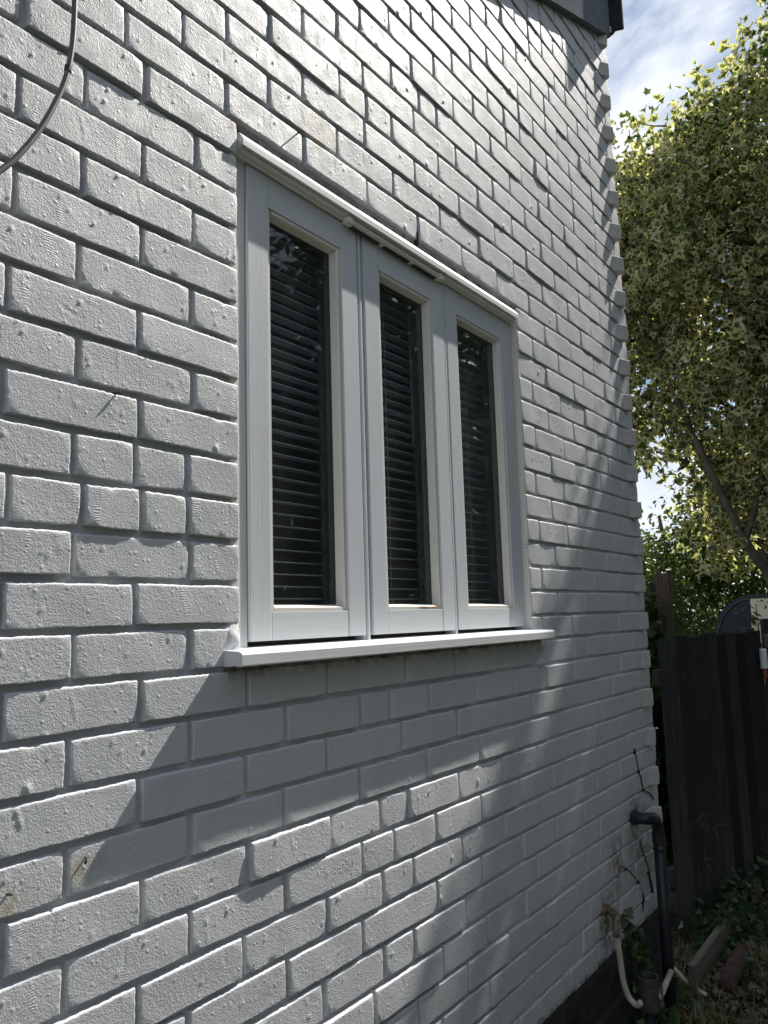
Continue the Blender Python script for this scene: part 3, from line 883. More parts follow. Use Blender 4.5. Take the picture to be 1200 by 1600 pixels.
    prof = [(0.05, z - 0.2655), (-0.036, z - 0.2700), (-0.0425, z - 0.2725), (-0.0445, z - 0.2760), (-0.0445, z - 0.2940), (-0.0425, z - 0.2965), (-0.030, z - 0.2960), (-0.028, z - 0.2930), (-0.022, z - 0.2930), (-0.020, z - 0.2960), (0.05, z - 0.2960)]
    s.prism(prof, 'x', 0.070, 1.390)
    bmesh.ops.bevel(s.bm, geom=[e for e in s.bm.edges if abs(e.verts[0].co.x - e.verts[1].co.x) < 1e-6 and e.verts[0].co.y < 0.04 and e.verts[1].co.y < 0.04], offset=0.0012, segments=1, affect='EDGES')
    s.build('sill', MAT['sill'], w)
    # mortar fillets where the sill runs into the wall
    return w
window = build_window()

# mortar patches at the sill ends
def lump(name, c, rad, mat, parent, seed=0, sub=3, amt=0.35, **props):
    bm = bmesh.new()
    bmesh.ops.create_icosphere(bm, subdivisions=sub, radius=1.0)
    from mathutils import noise
    for v in bm.verts:
        n_ = noise.noise(v.co * 1.7 + Vector((seed * 3.1, seed, 0)))
        v.co *= 1 + amt * n_
        v.co = Vector((c[0] + v.co.x * rad[0], c[1] + v.co.y * rad[1], c[2] + v.co.z * rad[2]))
    me = bpy.data.meshes.new(name); bm.to_mesh(me); bm.free(); me.materials.append(mat)
    me.polygons.foreach_set('use_smooth', np.ones(len(me.polygons), dtype=bool))
    return obj(name, me, parent, **props)
lump('mortar_patch', (0.092, 0.008, ZG - 0.245), (0.022, 0.011, 0.030), MAT['mortar'], house, 1)
lump('mortar_patch', (1.375, 0.006, ZG - 0.318), (0.035, 0.010, 0.020), MAT['mortar'], house, 2)
lump('mortar_patch', (1.372, 0.006, ZG - 0.372), (0.030, 0.010, 0.014), MAT['mortar'], house, 3)

# room behind the glass: floor, walls and ceiling of a dark room
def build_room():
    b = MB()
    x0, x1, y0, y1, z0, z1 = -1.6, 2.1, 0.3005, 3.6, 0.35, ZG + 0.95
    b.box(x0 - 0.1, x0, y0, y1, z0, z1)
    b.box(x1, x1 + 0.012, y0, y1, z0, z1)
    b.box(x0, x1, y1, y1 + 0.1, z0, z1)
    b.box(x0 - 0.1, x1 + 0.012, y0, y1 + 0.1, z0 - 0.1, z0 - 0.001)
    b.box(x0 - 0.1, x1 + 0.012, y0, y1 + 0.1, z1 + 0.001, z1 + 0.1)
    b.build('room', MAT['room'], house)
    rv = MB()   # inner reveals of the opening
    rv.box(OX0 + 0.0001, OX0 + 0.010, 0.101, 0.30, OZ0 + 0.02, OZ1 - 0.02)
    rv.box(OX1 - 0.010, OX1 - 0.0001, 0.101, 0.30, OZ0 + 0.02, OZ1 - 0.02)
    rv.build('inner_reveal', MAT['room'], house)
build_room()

# ------------------------------------------------------------------ venetian blind, hanging in the reveal behind the glass
def build_blind():
    t = thing('venetian_blind', 'grey venetian blind with open level slats behind the three panes', 'blind', (0.72, 0.135, ZG + 0.70))
    X0, X1 = -0.59, 0.59
    top = -0.005
    MB().box(X0, X1, -0.016, 0.016, top - 0.035, top, 0.002).build('headrail', MAT['slat'], t)
    pitch = 0.0262
    prof = []
    W = 0.0155
    for k in range(5):
        q = -W + 2 * W * k / 4
        prof.append((q, 0.0018 * (1 - (q / W) ** 2)))
    full = prof + [(q, zz - 0.0011) for q, zz in prof[::-1]]
    sm = MB().prism(full, 'x', X0, X1).mesh('slat', MAT['slat'])
    n = 33
    for k in range(n):
        o = obj('slat', sm, t, (0, 0, top - 0.055 - k * pitch))
        o.rotation_euler = (radians(3 + random.uniform(-1.2, 1.2)), radians(random.uniform(-0.10, 0.10)), 0)
    zb = top - 0.055 - n * pitch
    MB().box(X0, X1, -0.013, 0.013, zb - 0.010, zb + 0.004, 0.002).build('bottom_rail', MAT['slat'], t)
    for x in (-0.46, 0.04, 0.47):
        b = MB()
        b.box(x - 0.0008, x + 0.0008, -0.0176, -0.0168, zb, top - 0.03)
        b.box(x - 0.0008, x + 0.0008, 0.0168, 0.0176, zb, top - 0.03)
        b.build('ladder_cord', MAT['cord'], t)
    MB().tube([(0.155, -0.023, top - 0.03), (0.157, -0.024, top - 0.45)], 0.0035, 8).build('tilt_wand', MAT['cord'], t)
build_blind()

# ------------------------------------------------------------------ small things fixed in the wall: nails, cracks (parts of the house)
def nail(x, z, d, mat='rust', bend=(0.0, 0.0)):
    MB().tube([(x, 0.008, z), (x + bend[0] * 0.5, -d * 0.6, z + bend[1] * 0.4), (x + bend[0], -d, z + bend[1])], [0.0017, 0.0015, 0.0020], 7).build('nail', MAT[mat], house, smooth=True)
nail(0.289, ZG + 0.812, 0.014, bend=(-0.010, -0.006))
nail(-0.160, ZG + 0.1465, 0.006, bend=(0.008, 0.0))
nail(-0.317, ZG - 0.5655, 0.006, bend=(0.004, 0.0))
nail(-0.196, ZG - 0.546, 0.006, bend=(-0.008, -0.008))
MB().box(0.757, 0.767, 0.002, 0.012, ZG + 0.742, ZG + 0.780, 0.002).jitter(0.003, 60).build('rusty_tie', MAT['rust'], house)

def crack(pts, w):
    bm = bmesh.new()
    P = []
    for a, b in zip(pts, pts[1:]):
        for k in range(5):
            t = k / 5
            P.append((a[0] + (b[0] - a[0]) * t + random.uniform(-1, 1) * 0.0025, a[1] + (b[1] - a[1]) * t + random.uniform(-1, 1) * 0.0025))
    P.append(pts[-1])
    L, R_ = [], []
    for i, (x, z) in enumerate(P):
        ww = w * (0.35 + 0.65 * sin(pi * min(1, (i + 0.6) / len(P)))) * random.uniform(0.35, 0.85)
        d = Vector((P[min(i + 1, len(P) - 1)][0] - P[max(i - 1, 0)][0], P[min(i + 1, len(P) - 1)][1] - P[max(i - 1, 0)][1])).normalized()
        L.append(bm.verts.new((x - d.y * ww, -0.0045, z + d.x * ww))); R_.append(bm.verts.new((x + d.y * ww, -0.0045, z - d.x * ww)))
    for i in range(len(P) - 1): bm.faces.new((L[i], L[i + 1], R_[i + 1], R_[i]))
    ext = bmesh.ops.extrude_face_region(bm, geom=list(bm.faces))
    for v in [g for g in ext['geom'] if isinstance(g, bmesh.types.BMVert)]: v.co.y += 0.012
    bmesh.ops.recalc_face_normals(bm, faces=bm.faces)
    me = bpy.data.meshes.new('crack'); bm.to_mesh(me); bm.free(); me.materials.append(MAT['crack'])
    obj('crack', me, house)
crack([(x, ZG + z) for x, z in [(2.158, -0.735), (2.171, -0.779), (2.191, -0.822), (2.221, -0.891), (2.242, -0.902), (2.300, -0.924), (2.348, -0.957)]], 0.0010)
crack([(x, ZG + z) for x, z in [(1.919, -1.093), (1.980, -1.119), (2.054, -1.160), (2.127, -1.219), (2.152, -1.271), (2.122, -1.306)]], 0.0009)
crack([(x, ZG + z) for x, z in [(2.15, -1.07), (2.19, -1.13), (2.23, -1.20), (2.26, -1.28)]], 0.0006)

# ------------------------------------------------------------------ cable, waste pipe, tap with its pipe, gully
cb = thing('hanging_cable', 'grey cable hanging in a loose curve before the wall', 'cable', (-0.33, -0.12, ZG + 0.6))
def rel(pts, o): return [Vector(p) - Vector(o.location) for p in pts]
cpts = [(-0.30, -0.06, ZG + 1.15), (-0.320, -0.10, ZG + 0.86), (-0.325, -0.12, ZG + 0.70), (-0.325, -0.12, ZG + 0.661), (-0.3265, -0.12, ZG + 0.601), (-0.333, -0.12, ZG + 0.550), (-0.3455, -0.12, ZG + 0.505), (-0.372, -0.12, ZG + 0.441), (-0.402, -0.12, ZG + 0.388), (-0.425, -0.12, ZG + 0.357), (-0.457, -0.12, ZG + 0.323), (-0.56, -0.11, ZG + 0.24), (-0.75, -0.06, ZG + 0.16)]
MB().tube(rel(smooth_path(cpts, 6), cb), 0.0040, 12).build('cable', MAT['cable'], cb, smooth=True)
MB().tube(rel([(-0.3325, -0.12, ZG + 0.554), (-0.3335, -0.12, ZG + 0.546)], cb), 0.0052, 12).build('tape', MAT['tape'], cb, smooth=False)

wp = thing('waste_pipe', 'black plastic waste pipe with an elbow running down the corner of the wall', 'pipe', (2.185, -0.06, 0.0))
pp = smooth_path([(2.085, 0.02, ZG - 0.968), (2.085, -0.030, ZG - 0.968), (2.098, -0.055, ZG - 0.970), (2.140, -0.062, ZG - 0.978), (2.170, -0.062, ZG - 1.000), (2.180, -0.062, ZG - 1.040)], 6)
MB().tube(rel(pp, wp), 0.0205, 16).build('elbow', MAT['black_pipe'], wp, smooth=True)
MB().tube(rel([(2.180, -0.062, ZG - 1.030), (2.182, -0.062, ZG - 1.35), (2.186, -0.062, -0.05)], wp), 0.0205, 16).build('down_pipe', MAT['black_pipe'], wp, smooth=True)
for z in (1.036, 1.09):
    MB().tube(rel([(2.180, -0.062, ZG - z), (2.180, -0.062, ZG - z - 0.035 if z < 1.05 else ZG - z - 0.006)], wp), 0.0240, 16).build('collar', MAT['black_pipe'], wp, smooth=False)
MB().tube(rel([(2.085, -0.002, ZG - 0.968), (2.085, -0.018, ZG - 0.968)], wp), 0.0260, 16).build('wall_collar', MAT['black_pipe'], wp, smooth=False)

tp = thing('outlet_pipe', 'pale plastic pipe hanging from a rusty tap elbow low on the wall', 'pipe', (1.72, -0.05, ZG - 1.20))
MB().tube(rel(smooth_path([(1.765, 0.02, ZG - 1.192), (1.757, -0.020, ZG - 1.192), (1.728, -0.055, ZG - 1.196), (1.700, -0.060, ZG - 1.205), (1.698, -0.060, ZG - 1.245)], 5), tp), [0.011] * 6 + [0.013] * 8 + [0.011] * 7, 10).jitter(0.003, 60).build('tap_elbow', MAT['brass'], tp, smooth=True)
MB().tube(rel([(1.760, 0.004, ZG - 1.192), (1.760, -0.010, ZG - 1.192)], tp), 0.020, 8).build('nut', MAT['brass'], tp)
MB().tube(rel(smooth_path([(1.698, -0.060, ZG - 1.236), (1.706, -0.060, ZG - 1.265), (1.716, -0.060, ZG - 1.310), (1.728, -0.061, ZG - 1.380), (1.738, -0.068, ZG - 1.428), (1.744, -0.080, ZG - 1.450), (1.740, -0.096, ZG - 1.456), (1.738, -0.112, ZG - 1.444)], 6), tp), 0.0095, 12).build('pipe', MAT['hose'], tp, smooth=True)

gl = thing('gully_pot', 'small grey gully pot with a pale pipe at the foot of the wall', 'drain', (1.975, -0.055, 0.12))
prof = [(0.030, 0.11), (0.036, 0.11), (0.034, 0.02), (0.030, 0.0)]
b = MB(); segs = 16
rings = [[b.bm.verts.new((rr_ * cos(2 * pi * k / segs), rr_ * sin(2 * pi * k / segs), zz)) for k in range(segs)] for rr_, zz in [(0.022, 0.0), (0.034, 0.004), (0.036, 0.085), (0.039, 0.088), (0.039, 0.110), (0.031, 0.110), (0.029, 0.05), (0.0, 0.05)][:-1]]
for A_, B_ in zip(rings, rings[1:]):
    for k in range(segs): b.bm.faces.new((A_[k], A_[(k + 1) % segs], B_[(k + 1) % segs], B_[k]))
b.bm.faces.new(rings[0][::-1]); b.bm.faces.new(rings[-1])
b.jitter(0.002, 40).build('pot', MAT['gully'], gl)
MB().tube([(0.018, -0.026, 0.038), (0.040, -0.034, 0.052), (0.065, -0.036, 0.060), (0.158, -0.032, 0.074)], [0.0125, 0.0130, 0.0105, 0.0105], 12).build('pipe', MAT['hose'], gl, smooth=True)
MB().box(0.018, 0.030, -0.042, -0.034, 0.01, 0.085, 0.002).build('bracket', MAT['brass'], gl)
MB().tube([(0, 0, -0.14), (0, 0, 0.001)], 0.017, 10).build('stem', MAT['black_pipe'], gl)

fp = MB().tube(smooth_path([(2.486, 0.012, 0.062), (2.435, -0.064, 0.034), (2.400, -0.130, 0.026)], 5), 0.0085, 10).build('loose_pipe', MAT['hose'], None, smooth=True)
tag(fp, 'length of pale plastic pipe lying on the soil beside the waste pipe', 'pipe')

# ------------------------------------------------------------------ fence, post, sleepers, log
P1 = Vector((2.860, 0.094)); P2 = Vector((3.900, -0.121))
FH = ZG - 0.347
def board_fence(name, label, A, B, n, H, seed):
    d = (B - A); L = d.length
    t = thing(name, label, 'fence', (A.x, A.y, 0))
    t.rotation_euler = (0, 0, math.atan2(d.y, d.x))
    rr = random.Random(seed)
    w = L / n
    for k in range(n):
        zt = H + rr.uniform(-0.011, 0.009)
        # feather-edged board: one edge thick, overlapped by the next
        x0, x1 = k * w - 0.004, (k + 1) * w - 0.001
        lean = rr.uniform(-0.004, 0.004)
        b = MB().prism([(x0, -0.003), (x1, -0.028 + rr.uniform(-0.005, 0.005)), (x1, -0.001), (x0, 0.002)], 'z', 0.02, zt)
        for v in b.bm.verts: v.co.x += lean * v.co.z
        b.build('board', MAT['black_wood'], t)
    for z in (0.25, H - 0.22):
        MB().box(0, L, 0.004, 0.045, z, z + 0.075, 0.004).build('rail', MAT['black_wood'], t)
    return t
board_fence('board_fence', 'black painted fence of upright boards between the house corner and the post', P1, P2, 10, FH, 3)
MB_ = MB()
pt = tag(MB().box(P2.x + 0.01, P2.x + 0.085, P2.y + 0.02, P2.y + 0.095, 0, FH + 0.012, 0.004).jitter(0.002, 20).build('fence_post', MAT['black_wood']), 'dark square post at the right end of the black fence', 'post')
# open paling fence beyond the post
t = thing('paling_fence', 'weathered grey fence with open rails at the right edge', 'fence', (P2.x + 0.10, P2.y, 0))
for z, h in ((FH - 0.10, 0.075), (FH - 0.55, 0.075), (0.2, 0.075)):
    MB().box(0, 2.4, -0.06, -0.02, z, z + h, 0.004).build('rail', MAT['grey_wood'], t)
for k in range(11):
    MB().box(0.02 + k * 0.22, 0.12 + k * 0.22, -0.018, 0.0, 0.05, FH + 0.06, 0.003).build('paling', MAT['black_wood'], t)
t.rotation_euler = (0, 0, math.atan2((P2 - P1).y, (P2 - P1).x))

bp = MB().box(3.40, 3.465, 0.185, 0.255, 0, ZG - 0.03, 0.006).jitter(0.003, 9)
tag(bp.build('garden_post', MAT['brown_wood']), 'weathered brown square post standing behind the black fence by the corner', 'post')
dp = MB().box(3.57, 3.60, 0.25, 0.34, 0, ZG - 0.07, 0.004)
tag(dp.build('garden_post', MAT['black_wood']), 'thin black post beside the weathered brown post', 'post')

ft = MB().box(2.400, 2.925, -0.096, -0.066, -0.02, 0.120, 0.003).jitter(0.004, 8)
tag(ft.build('edging_board', MAT['grey_wood']), 'grey timber edging board on edge, nearest the waste pipe', 'board')
ft = MB().box(2.935, 4.06, -0.092, -0.060, -0.02, 0.118, 0.003).jitter(0.005, 6)
tag(ft.build('edging_board', MAT['grey_wood']), 'far timber edging board half hidden by ivy along the fence', 'board')

lg = MB().tube([(2.47, -0.186, 0.045), (2.56, -0.182, 0.05), (2.68, -0.174, 0.046), (2.80, -0.170, 0.044), (2.88, -0.164, 0.04)], [0.032, 0.036, 0.034, 0.031, 0.024], 14).jitter(0.006, 14)
tag(lg.build('log', MAT['log'], None, smooth=True), 'short red brown log lying in the grass beside the edging board', 'log')

# ------------------------------------------------------------------ beyond the fence: domed cabin and feeder
def build_cabin():
    t = thing('garden_cabin', 'dark blue round topped cabin with a cream side panel beyond the fence', 'cabin', (5.0, 0.0, 0))
    # outline seen from the garden: a quarter round shoulder on the left rising to a flat top
    ZT = ZG - 0.135
    prof = [(0.36, 0.0)]
    for k in range(13):
        a = pi / 2 * k / 12
        prof.append((0.36 - 0.27 * (1 - cos(a)), ZT - 0.30 + 0.30 * sin(a)))
    prof += [(-0.55, ZT + 0.01), (-0.55, 0.0)]
    MB().prism([(q, z) for q, z in prof], 'x', 0.0, 1.6).build('body', MAT['navy'], t)
    arc = []
    for k in range(15):
        a = pi / 2 * k / 14 * 0.97
        arc.append((-0.006, 0.335 - 0.235 * (1 - cos(a)), ZT - 0.315 + 0.285 * sin(a)))
    MB().tube(arc, 0.0045, 8).build('trim', MAT['gully'], t, smooth=True)
    MB().box(-0.020, -0.001, -0.115, 0.105, ZT - 0.165, ZT - 0.03, 0.003).build('panel', MAT['cream'], t)
    MB().box(-0.020, -0.001, -0.115, 0.110, ZT - 0.325, ZT - 0.174, 0.003).build('panel', MAT['cream'], t)
    MB().box(-0.020, -0.001, -0.115, 0.112, ZT - 0.60, ZT - 0.334, 0.003).build('panel', MAT['orange'], t, label='orange lower panel')
build_cabin()

fd = thing('bird_feeder', 'white plastic tube feeder with a red foot hanging by the fence post', 'feeder', (3.86, -0.158, ZG - 0.50))
MB().tube([(0, 0, -0.052), (0, 0, -0.048), (0, 0, 0.050), (0, 0, 0.056)], [0.012, 0.019, 0.019, 0.014], 14).build('tube', MAT['plastic_white'], fd, smooth=False)
MB().tube([(0.006, 0, -0.10), (0.003, 0, -0.0525)], [0.008, 0.012], 10).build('foot', MAT['feeder_red'], fd)
MB().box(0.014, 0.022, -0.004, 0.004, 0.02, 0.05).build('port', MAT['gasket'], fd)
MB().tube([(0, 0, 0.056), (0.0, 0.012, 0.10), (0.0, 0.05, 0.13)], 0.0012, 6).build('hook', MAT['rust'], fd)

# ------------------------------------------------------------------ foliage
MAPLE = np.array([(0, 0), (0.16, -0.06), (0.42, -0.04), (0.33, 0.12), (0.52, 0.32), (0.64, 0.54), (0.44, 0.50), (0.27, 0.54), (0.26, 0.74), (0.12, 0.84), (0, 1.02)])
MAPLE = np.concatenate([MAPLE, [(-a_, b_) for a_, b_ in MAPLE[-2:0:-1]]])
OVAL = np.array([(0, 0), (0.22, 0.3), (0.20, 0.65), (0, 1.0), (-0.20, 0.65), (-0.22, 0.3)])
IVY = np.array([(0, 0), (0.30, -0.10), (0.52, 0.10), (0.34, 0.30), (0.40, 0.52), (0.18, 0.62), (0, 0.95), (-0.18, 0.62), (-0.40, 0.52), (-0.34, 0.30), (-0.52, 0.10), (-0.30, -0.10)])

def leaf_template(outline, cy=0.32, fold=0.18, droop=0.22):
    n = len(outline)
    V = np.zeros((n + 1, 3)); V[0] = (0, cy, 0)
    V[1:, :2] = outline
    V[:, 2] = fold * np.abs(V[:, 0]) - droop * (V[:, 1]) ** 2
    F = np.array([(0, 1 + i, 1 + (i + 1) % n) for i in range(n)])
    e = np.concatenate([[0.0], np.full(n, 1.0)])
    return V, F, e
T_MAPLE = leaf_template(MAPLE, 0.30, 0.50, 0.45); T_OVAL = leaf_template(OVAL, 0.5); T_IVY = leaf_template(IVY, 0.3, 0.1, 0.15)

def leaf_frames(N, rg, tilt=55, out=None, out_w=0.5):
    """Random leaf bases: y axis = leaf length, z axis = upper face."""
    up = np.array([0, 0, 1.0]) + rg.normal(0, math.tan(radians(tilt)) * 0.6, (N, 3))
    up /= np.linalg.norm(up, axis=1)[:, None]
    d = rg.normal(0, 1, (N, 3)); d[:, 2] -= 0.9
    if out is not None: d += out * out_w * 2
    d -= up * (d * up).sum(1)[:, None]
    d /= np.linalg.norm(d, axis=1)[:, None] + 1e-9
    x = np.cross(d, up)
    return x, d, up

def leaves_arrays(pos, size, tmpl, rg, tilt=55, out=None, rnd=None):
    N = len(pos)
    TV, TF, TE = tmpl
    x, d, up = leaf_frames(N, rg, tilt, out)
    wv = rg.uniform(0.8, 1.15, N)
    V = pos[:, None, :] + size[:, None, None] * (TV[None, :, 0:1] * wv[:, None, None] * x[:, None, :] + TV[None, :, 1:2] * d[:, None, :] + TV[None, :, 2:3] * up[:, None, :])
    k = len(TV)
    F = (TF[None] + (np.arange(N) * k)[:, None, None]).reshape(-1, 3)
    rv = rg.uniform(0, 1, N) if rnd is None else rnd
    return V.reshape(-1, 3), F, np.tile(TE, N), np.repeat(rv, k)

def crown_shoots(ells, n, rg, shell=0.55):
    """Points in a union of ellipsoids, denser toward the outside, with the outward direction."""
    P, O = [], []
    vol = np.array([e[1][0] * e[1][1] * e[1][2] for e in ells]); vol = vol / vol.sum()
    for (c, rd), v in zip(ells, vol):
        m = int(n * v)
        q = rg.normal(0, 1, (m, 3)); q /= np.linalg.norm(q, axis=1)[:, None]
        rad = rg.uniform(shell ** 3, 1, m) ** (1 / 3)
        # an uneven surface: some directions bulge, some are hollow
        h = 0.85 + 0.15 * np.sin(q[:, 0] * 7 + c[0]) * np.sin(q[:, 1] * 6 + c[1] * 3) + 0.10 * np.sin(q[:, 2] * 11 + q[:, 0] * 5)
        P.append(np.array(c) + q * rad[:, None] * h[:, None] * np.array(rd)); O.append(q)
    return np.concatenate(P), np.concatenate(O)

def split_leaves(name, parent, pos, size, tmpl, mat, rg, tilt, out, n_parts, rnd=None):
    """The leaves that show largest are parts of their own, the rest one mass."""
    cpos = np.array(cam.matrix_world.translation)
    p = pos - cpos
    d = p @ np.array(f)
    xx = p @ np.array(r2) / d; yy = p @ np.array(u2) / d
    s = np.where((d > 0.2) & (abs(xx) < 0.47) & (abs(yy) < 0.63), size / d, 0)
    rnd = rg.uniform(0, 1, len(pos)) if rnd is None else rnd
    o = np.argsort(-s)
    V, F, E_, R_ = leaves_arrays(pos, size, tmpl, rg, tilt, out, rnd)
    k = len(tmpl[0]); V = V.reshape(-1, k, 3); R_ = R_.reshape(-1, k)
    org = np.array(parent.location)
    for i in o[:n_parts]:
        me = mesh_from('leaf', V[i] - pos[i], tmpl[1], [mat], attrs={'edge': tmpl[2], 'rnd': R_[i]})
        obj('leaf', me, parent, tuple(pos[i] - org))
    rest = np.sort(o[n_parts:])
    Vr = (V[rest] - org).reshape(-1, 3)
    Fr = (tmpl[1][None] + (np.arange(len(rest)) * k)[:, None, None]).reshape(-1, 3)
    obj(name, mesh_from(name, Vr, Fr, [mat], attrs={'edge': np.tile(tmpl[2], len(rest)), 'rnd': R_[rest].ravel()}), parent, kind='stuff')

def limb_tubes(mb, limbs, seg=9):
    for pts, r0, r1 in limbs:
        P = smooth_path(pts, 5)
        n = len(P)
        rad = [r0 + (r1 - r0) * (k / (n - 1)) for k in range(n)]
        mb.tube(P, rad, seg)

def build_maple():
    rg = np.random.default_rng(21)
    base = Vector((6.25, -0.10, 0.0))
    t = thing('maple_tree', 'variegated maple tree with cream edged leaves beyond the house corner', 'tree', base)
    B = np.array(base)
    Z = ZG
    # crown lobes
    ells = [((6.55, -0.75, Z + 2.95), (1.45, 1.25, 2.24)),
            ((6.6, -1.3, Z + 3.2), (1.2, 0.9, 1.98)),
            ((6.75, 0.45, Z + 0.80), (0.8, 0.75, 0.75)), ((6.9, 0.9, Z + 1.05), (0.7, 0.7, 0.55)), ((6.2, 0.05, Z + 0.75), (0.5, 0.35, 0.6)),
            ((6.35, 0.55, Z + 2.65), (1.15, 1.15, 1.70)),
            ((6.55, 1.35, Z + 2.50), (1.05, 0.95, 1.65)),
            ((6.30, 0.20, Z + 3.55), (0.85, 0.65, 1.00)),
            ((6.45, 0.98, Z + 3.45), (0.85, 0.60, 0.95)), ((6.45, 1.45, Z + 3.45), (0.7, 0.5, 0.75)),
            ((6.5, 0.0, Z + 1.30), (1.0, 0.85, 0.85)),
            ((6.7, 1.25, Z + 1.35), (0.9, 0.75, 0.45))]
    P, O = crown_shoots(ells, 1750, rg, 0.35)
    # long leaders standing clear of the crown
    spikes = []
    for c, l in (((6.2, 0.60, Z + 3.95), 0.40), ((6.2, 0.28, Z + 4.20), 0.40), ((6.15, -0.02, Z + 4.35), 0.45), ((6.25, -0.30, Z + 4.5), 0.4), ((6.3, 1.0, Z + 3.9), 0.35), ((6.2, -0.7, Z + 4.5), 0.4)):
        tip = Vector(c) + Vector((rg.uniform(-0.06, 0.06), rg.uniform(0.0, 0.14), l))
        spikes.append((Vector(c) - Vector((0, 0, 0.5)), tip))
    keep = np.ones(len(P), bool)
    # let the sky through low on the left, where the crown thins out
    keep &= ~((P[:, 1] > 0.88) & (P[:, 2] < Z + 1.18))
    keep &= ~((P[:, 1] > 0.75) & (P[:, 2] < Z + 1.75) & (rg.uniform(0, 1, len(P)) < 0.50))
    P, O = P[keep], O[keep]
    lp, lo, lr = [], [], []
    for c, o_ in zip(P, O):
        n = int(rg.integers(16, 30))
        sig = rg.uniform(0.10, 0.19)
        q = np.clip(rg.normal(0, sig, (n, 3)), -2.0 * sig, 2.0 * sig) * np.array([1, 1, 0.75])
        lp.append(c + q); lo.append(np.tile(o_, (n, 1)) + q * 2)
        lr.append(np.clip(rg.normal(0.5, 0.16) + rg.normal(0, 0.2, n), 0, 1))
    for a, b_ in spikes:
        for k in range(26):
            tt = rg.uniform(0.25, 1.02)
            c = np.array(a.lerp(b_, tt)) + np.clip(rg.normal(0, 1, 3), -1.5, 1.5) * 0.05 * (1.25 - 0.75 * tt)
            lp.append(c[None]); lo.append(rg.normal(0, 1, (1, 3))); lr.append(rg.uniform(0.3, 1, 1))
    lp = np.concatenate(lp); lo = np.concatenate(lo); lr = np.concatenate(lr)
    size = np.clip(0.062 * np.exp(rg.normal(0, 0.30, len(lp))), 0.03, 0.115)
    split_leaves('foliage', t, lp, size, T_MAPLE, MAT['maple'], rg, 72, lo, 300, lr)
    # trunk and limbs
    mb = MB()
    fork = Vector((6.12, 0.14, Z - 0.02))
    mb.tube([p - base for p in smooth_path([base, (6.22, -0.02, 0.9), fork, (6.06, 0.24, Z + 0.22)], 5)], [0.085 - 0.0026 * k for k in range(16)], 12).jitter(0.01, 5)
    mb.build('trunk', MAT['bark'], t, smooth=True)
    limbs = [([fork, (6.0, 0.30, Z + 0.30), (5.97, 0.50, Z + 0.85), (6.0, 0.72, Z + 1.48), (6.05, 0.92, Z + 2.2), (6.1, 1.1, Z + 3.0)], 0.040, 0.012),
             ([(6.0, 0.30, Z + 0.30), (6.1, 0.18, Z + 0.75), (6.2, 0.10, Z + 1.5), (6.2, 0.16, Z + 2.6), (6.2, 0.25, Z + 3.9)], 0.026, 0.009),
             ([(5.98, 0.44, Z + 0.72), (6.2, 0.30, Z + 0.90), (6.5, 0.05, Z + 1.2)], 0.030, 0.008),
             ([(5.99, 0.70, Z + 1.42), (6.1, 0.45, Z + 1.55), (6.3, 0.2, Z + 1.75), (6.5, -0.1, Z + 2.4)], 0.026, 0.008),
             ([fork, (6.35, -0.2, Z + 0.9), (6.5, -0.5, Z + 2.2), (6.5, -0.7, Z + 3.6)], 0.06, 0.014),
             ([(6.02, 0.60, Z + 1.1), (6.2, 0.95, Z + 1.45), (6.4, 1.3, Z + 1.6)], 0.022, 0.007),
             ([(6.4, -0.35, Z + 1.6), (6.0, -0.6, Z + 2.4), (5.7, -0.9, Z + 3.2)], 0.026, 0.008)]
    for l in limbs:
        m2 = MB(); limb_tubes(m2, [([Vector(p) - base for p in l[0]], l[1], l[2])])
        m2.jitter(0.008, 6).build('limb', MAT['bark'], t, smooth=True)
    # twigs
    tw = MB()
    nodes = [Vector(p) for l in limbs for p in smooth_path(l[0], 4)[4:]]
    for c in P[::2]:
        c = Vector(c)
        nb = min(nodes, key=lambda q: (q - c).length + 0.9 * max(0, q.z - c.z))
        if (nb - c).length > 0.75: nb = c + (nb - c).normalized() * 0.35
        mid = nb.lerp(c, 0.5) + Vector((rg.normal(0, .06), rg.normal(0, .06), -0.05))
        tw.tube([nb - base, mid - base, c - base], [0.009, 0.006, 0.003], 4, cap=False)
    for a, b_ in spikes: tw.tube([a - base, b_ - base], [0.007, 0.003], 4, cap=False)
    tw.build('twigs', MAT['bark'], t, kind='stuff')
build_maple()

def leafy(name, label, cat, ells, base, n_shoots, per, size, mat, seed, trunk=None, tmpl=None, tilt=60, sig=0.12, shell=0.3, group=None, n_parts=0):
    rg = np.random.default_rng(seed)
    t = thing(name, label, cat, base, group)
    P, O = crown_shoots(ells, n_shoots, rg, shell)
    lp = np.repeat(P, per, 0); lo = np.repeat(O, per, 0)
    q = np.clip(rg.normal(0, sig, lp.shape), -1.7 * sig, 1.7 * sig)
    lp = lp + q; lo = lo + q
    sz = rg.uniform(size * 0.65, size * 1.25, len(lp))
    rn = np.clip(np.repeat(rg.normal(0.5, 0.22, len(P)), per) + rg.normal(0, 0.15, len(lp)), 0, 1)
    ok = lp[:, 2] > 0.02
    split_leaves('foliage', t, lp[ok], sz[ok], tmpl or T_OVAL, mat, rg, tilt, lo[ok], n_parts, rn[ok])
    if trunk:
        for kk, (pts, r0, r1) in enumerate(trunk):
            m2 = MB(); limb_tubes(m2, [([Vector(p) - Vector(base) for p in pts], r0, r1)], 8)
            m2.build('trunk' if kk == 0 else 'limb', MAT['bark'], t, smooth=True)
    return t

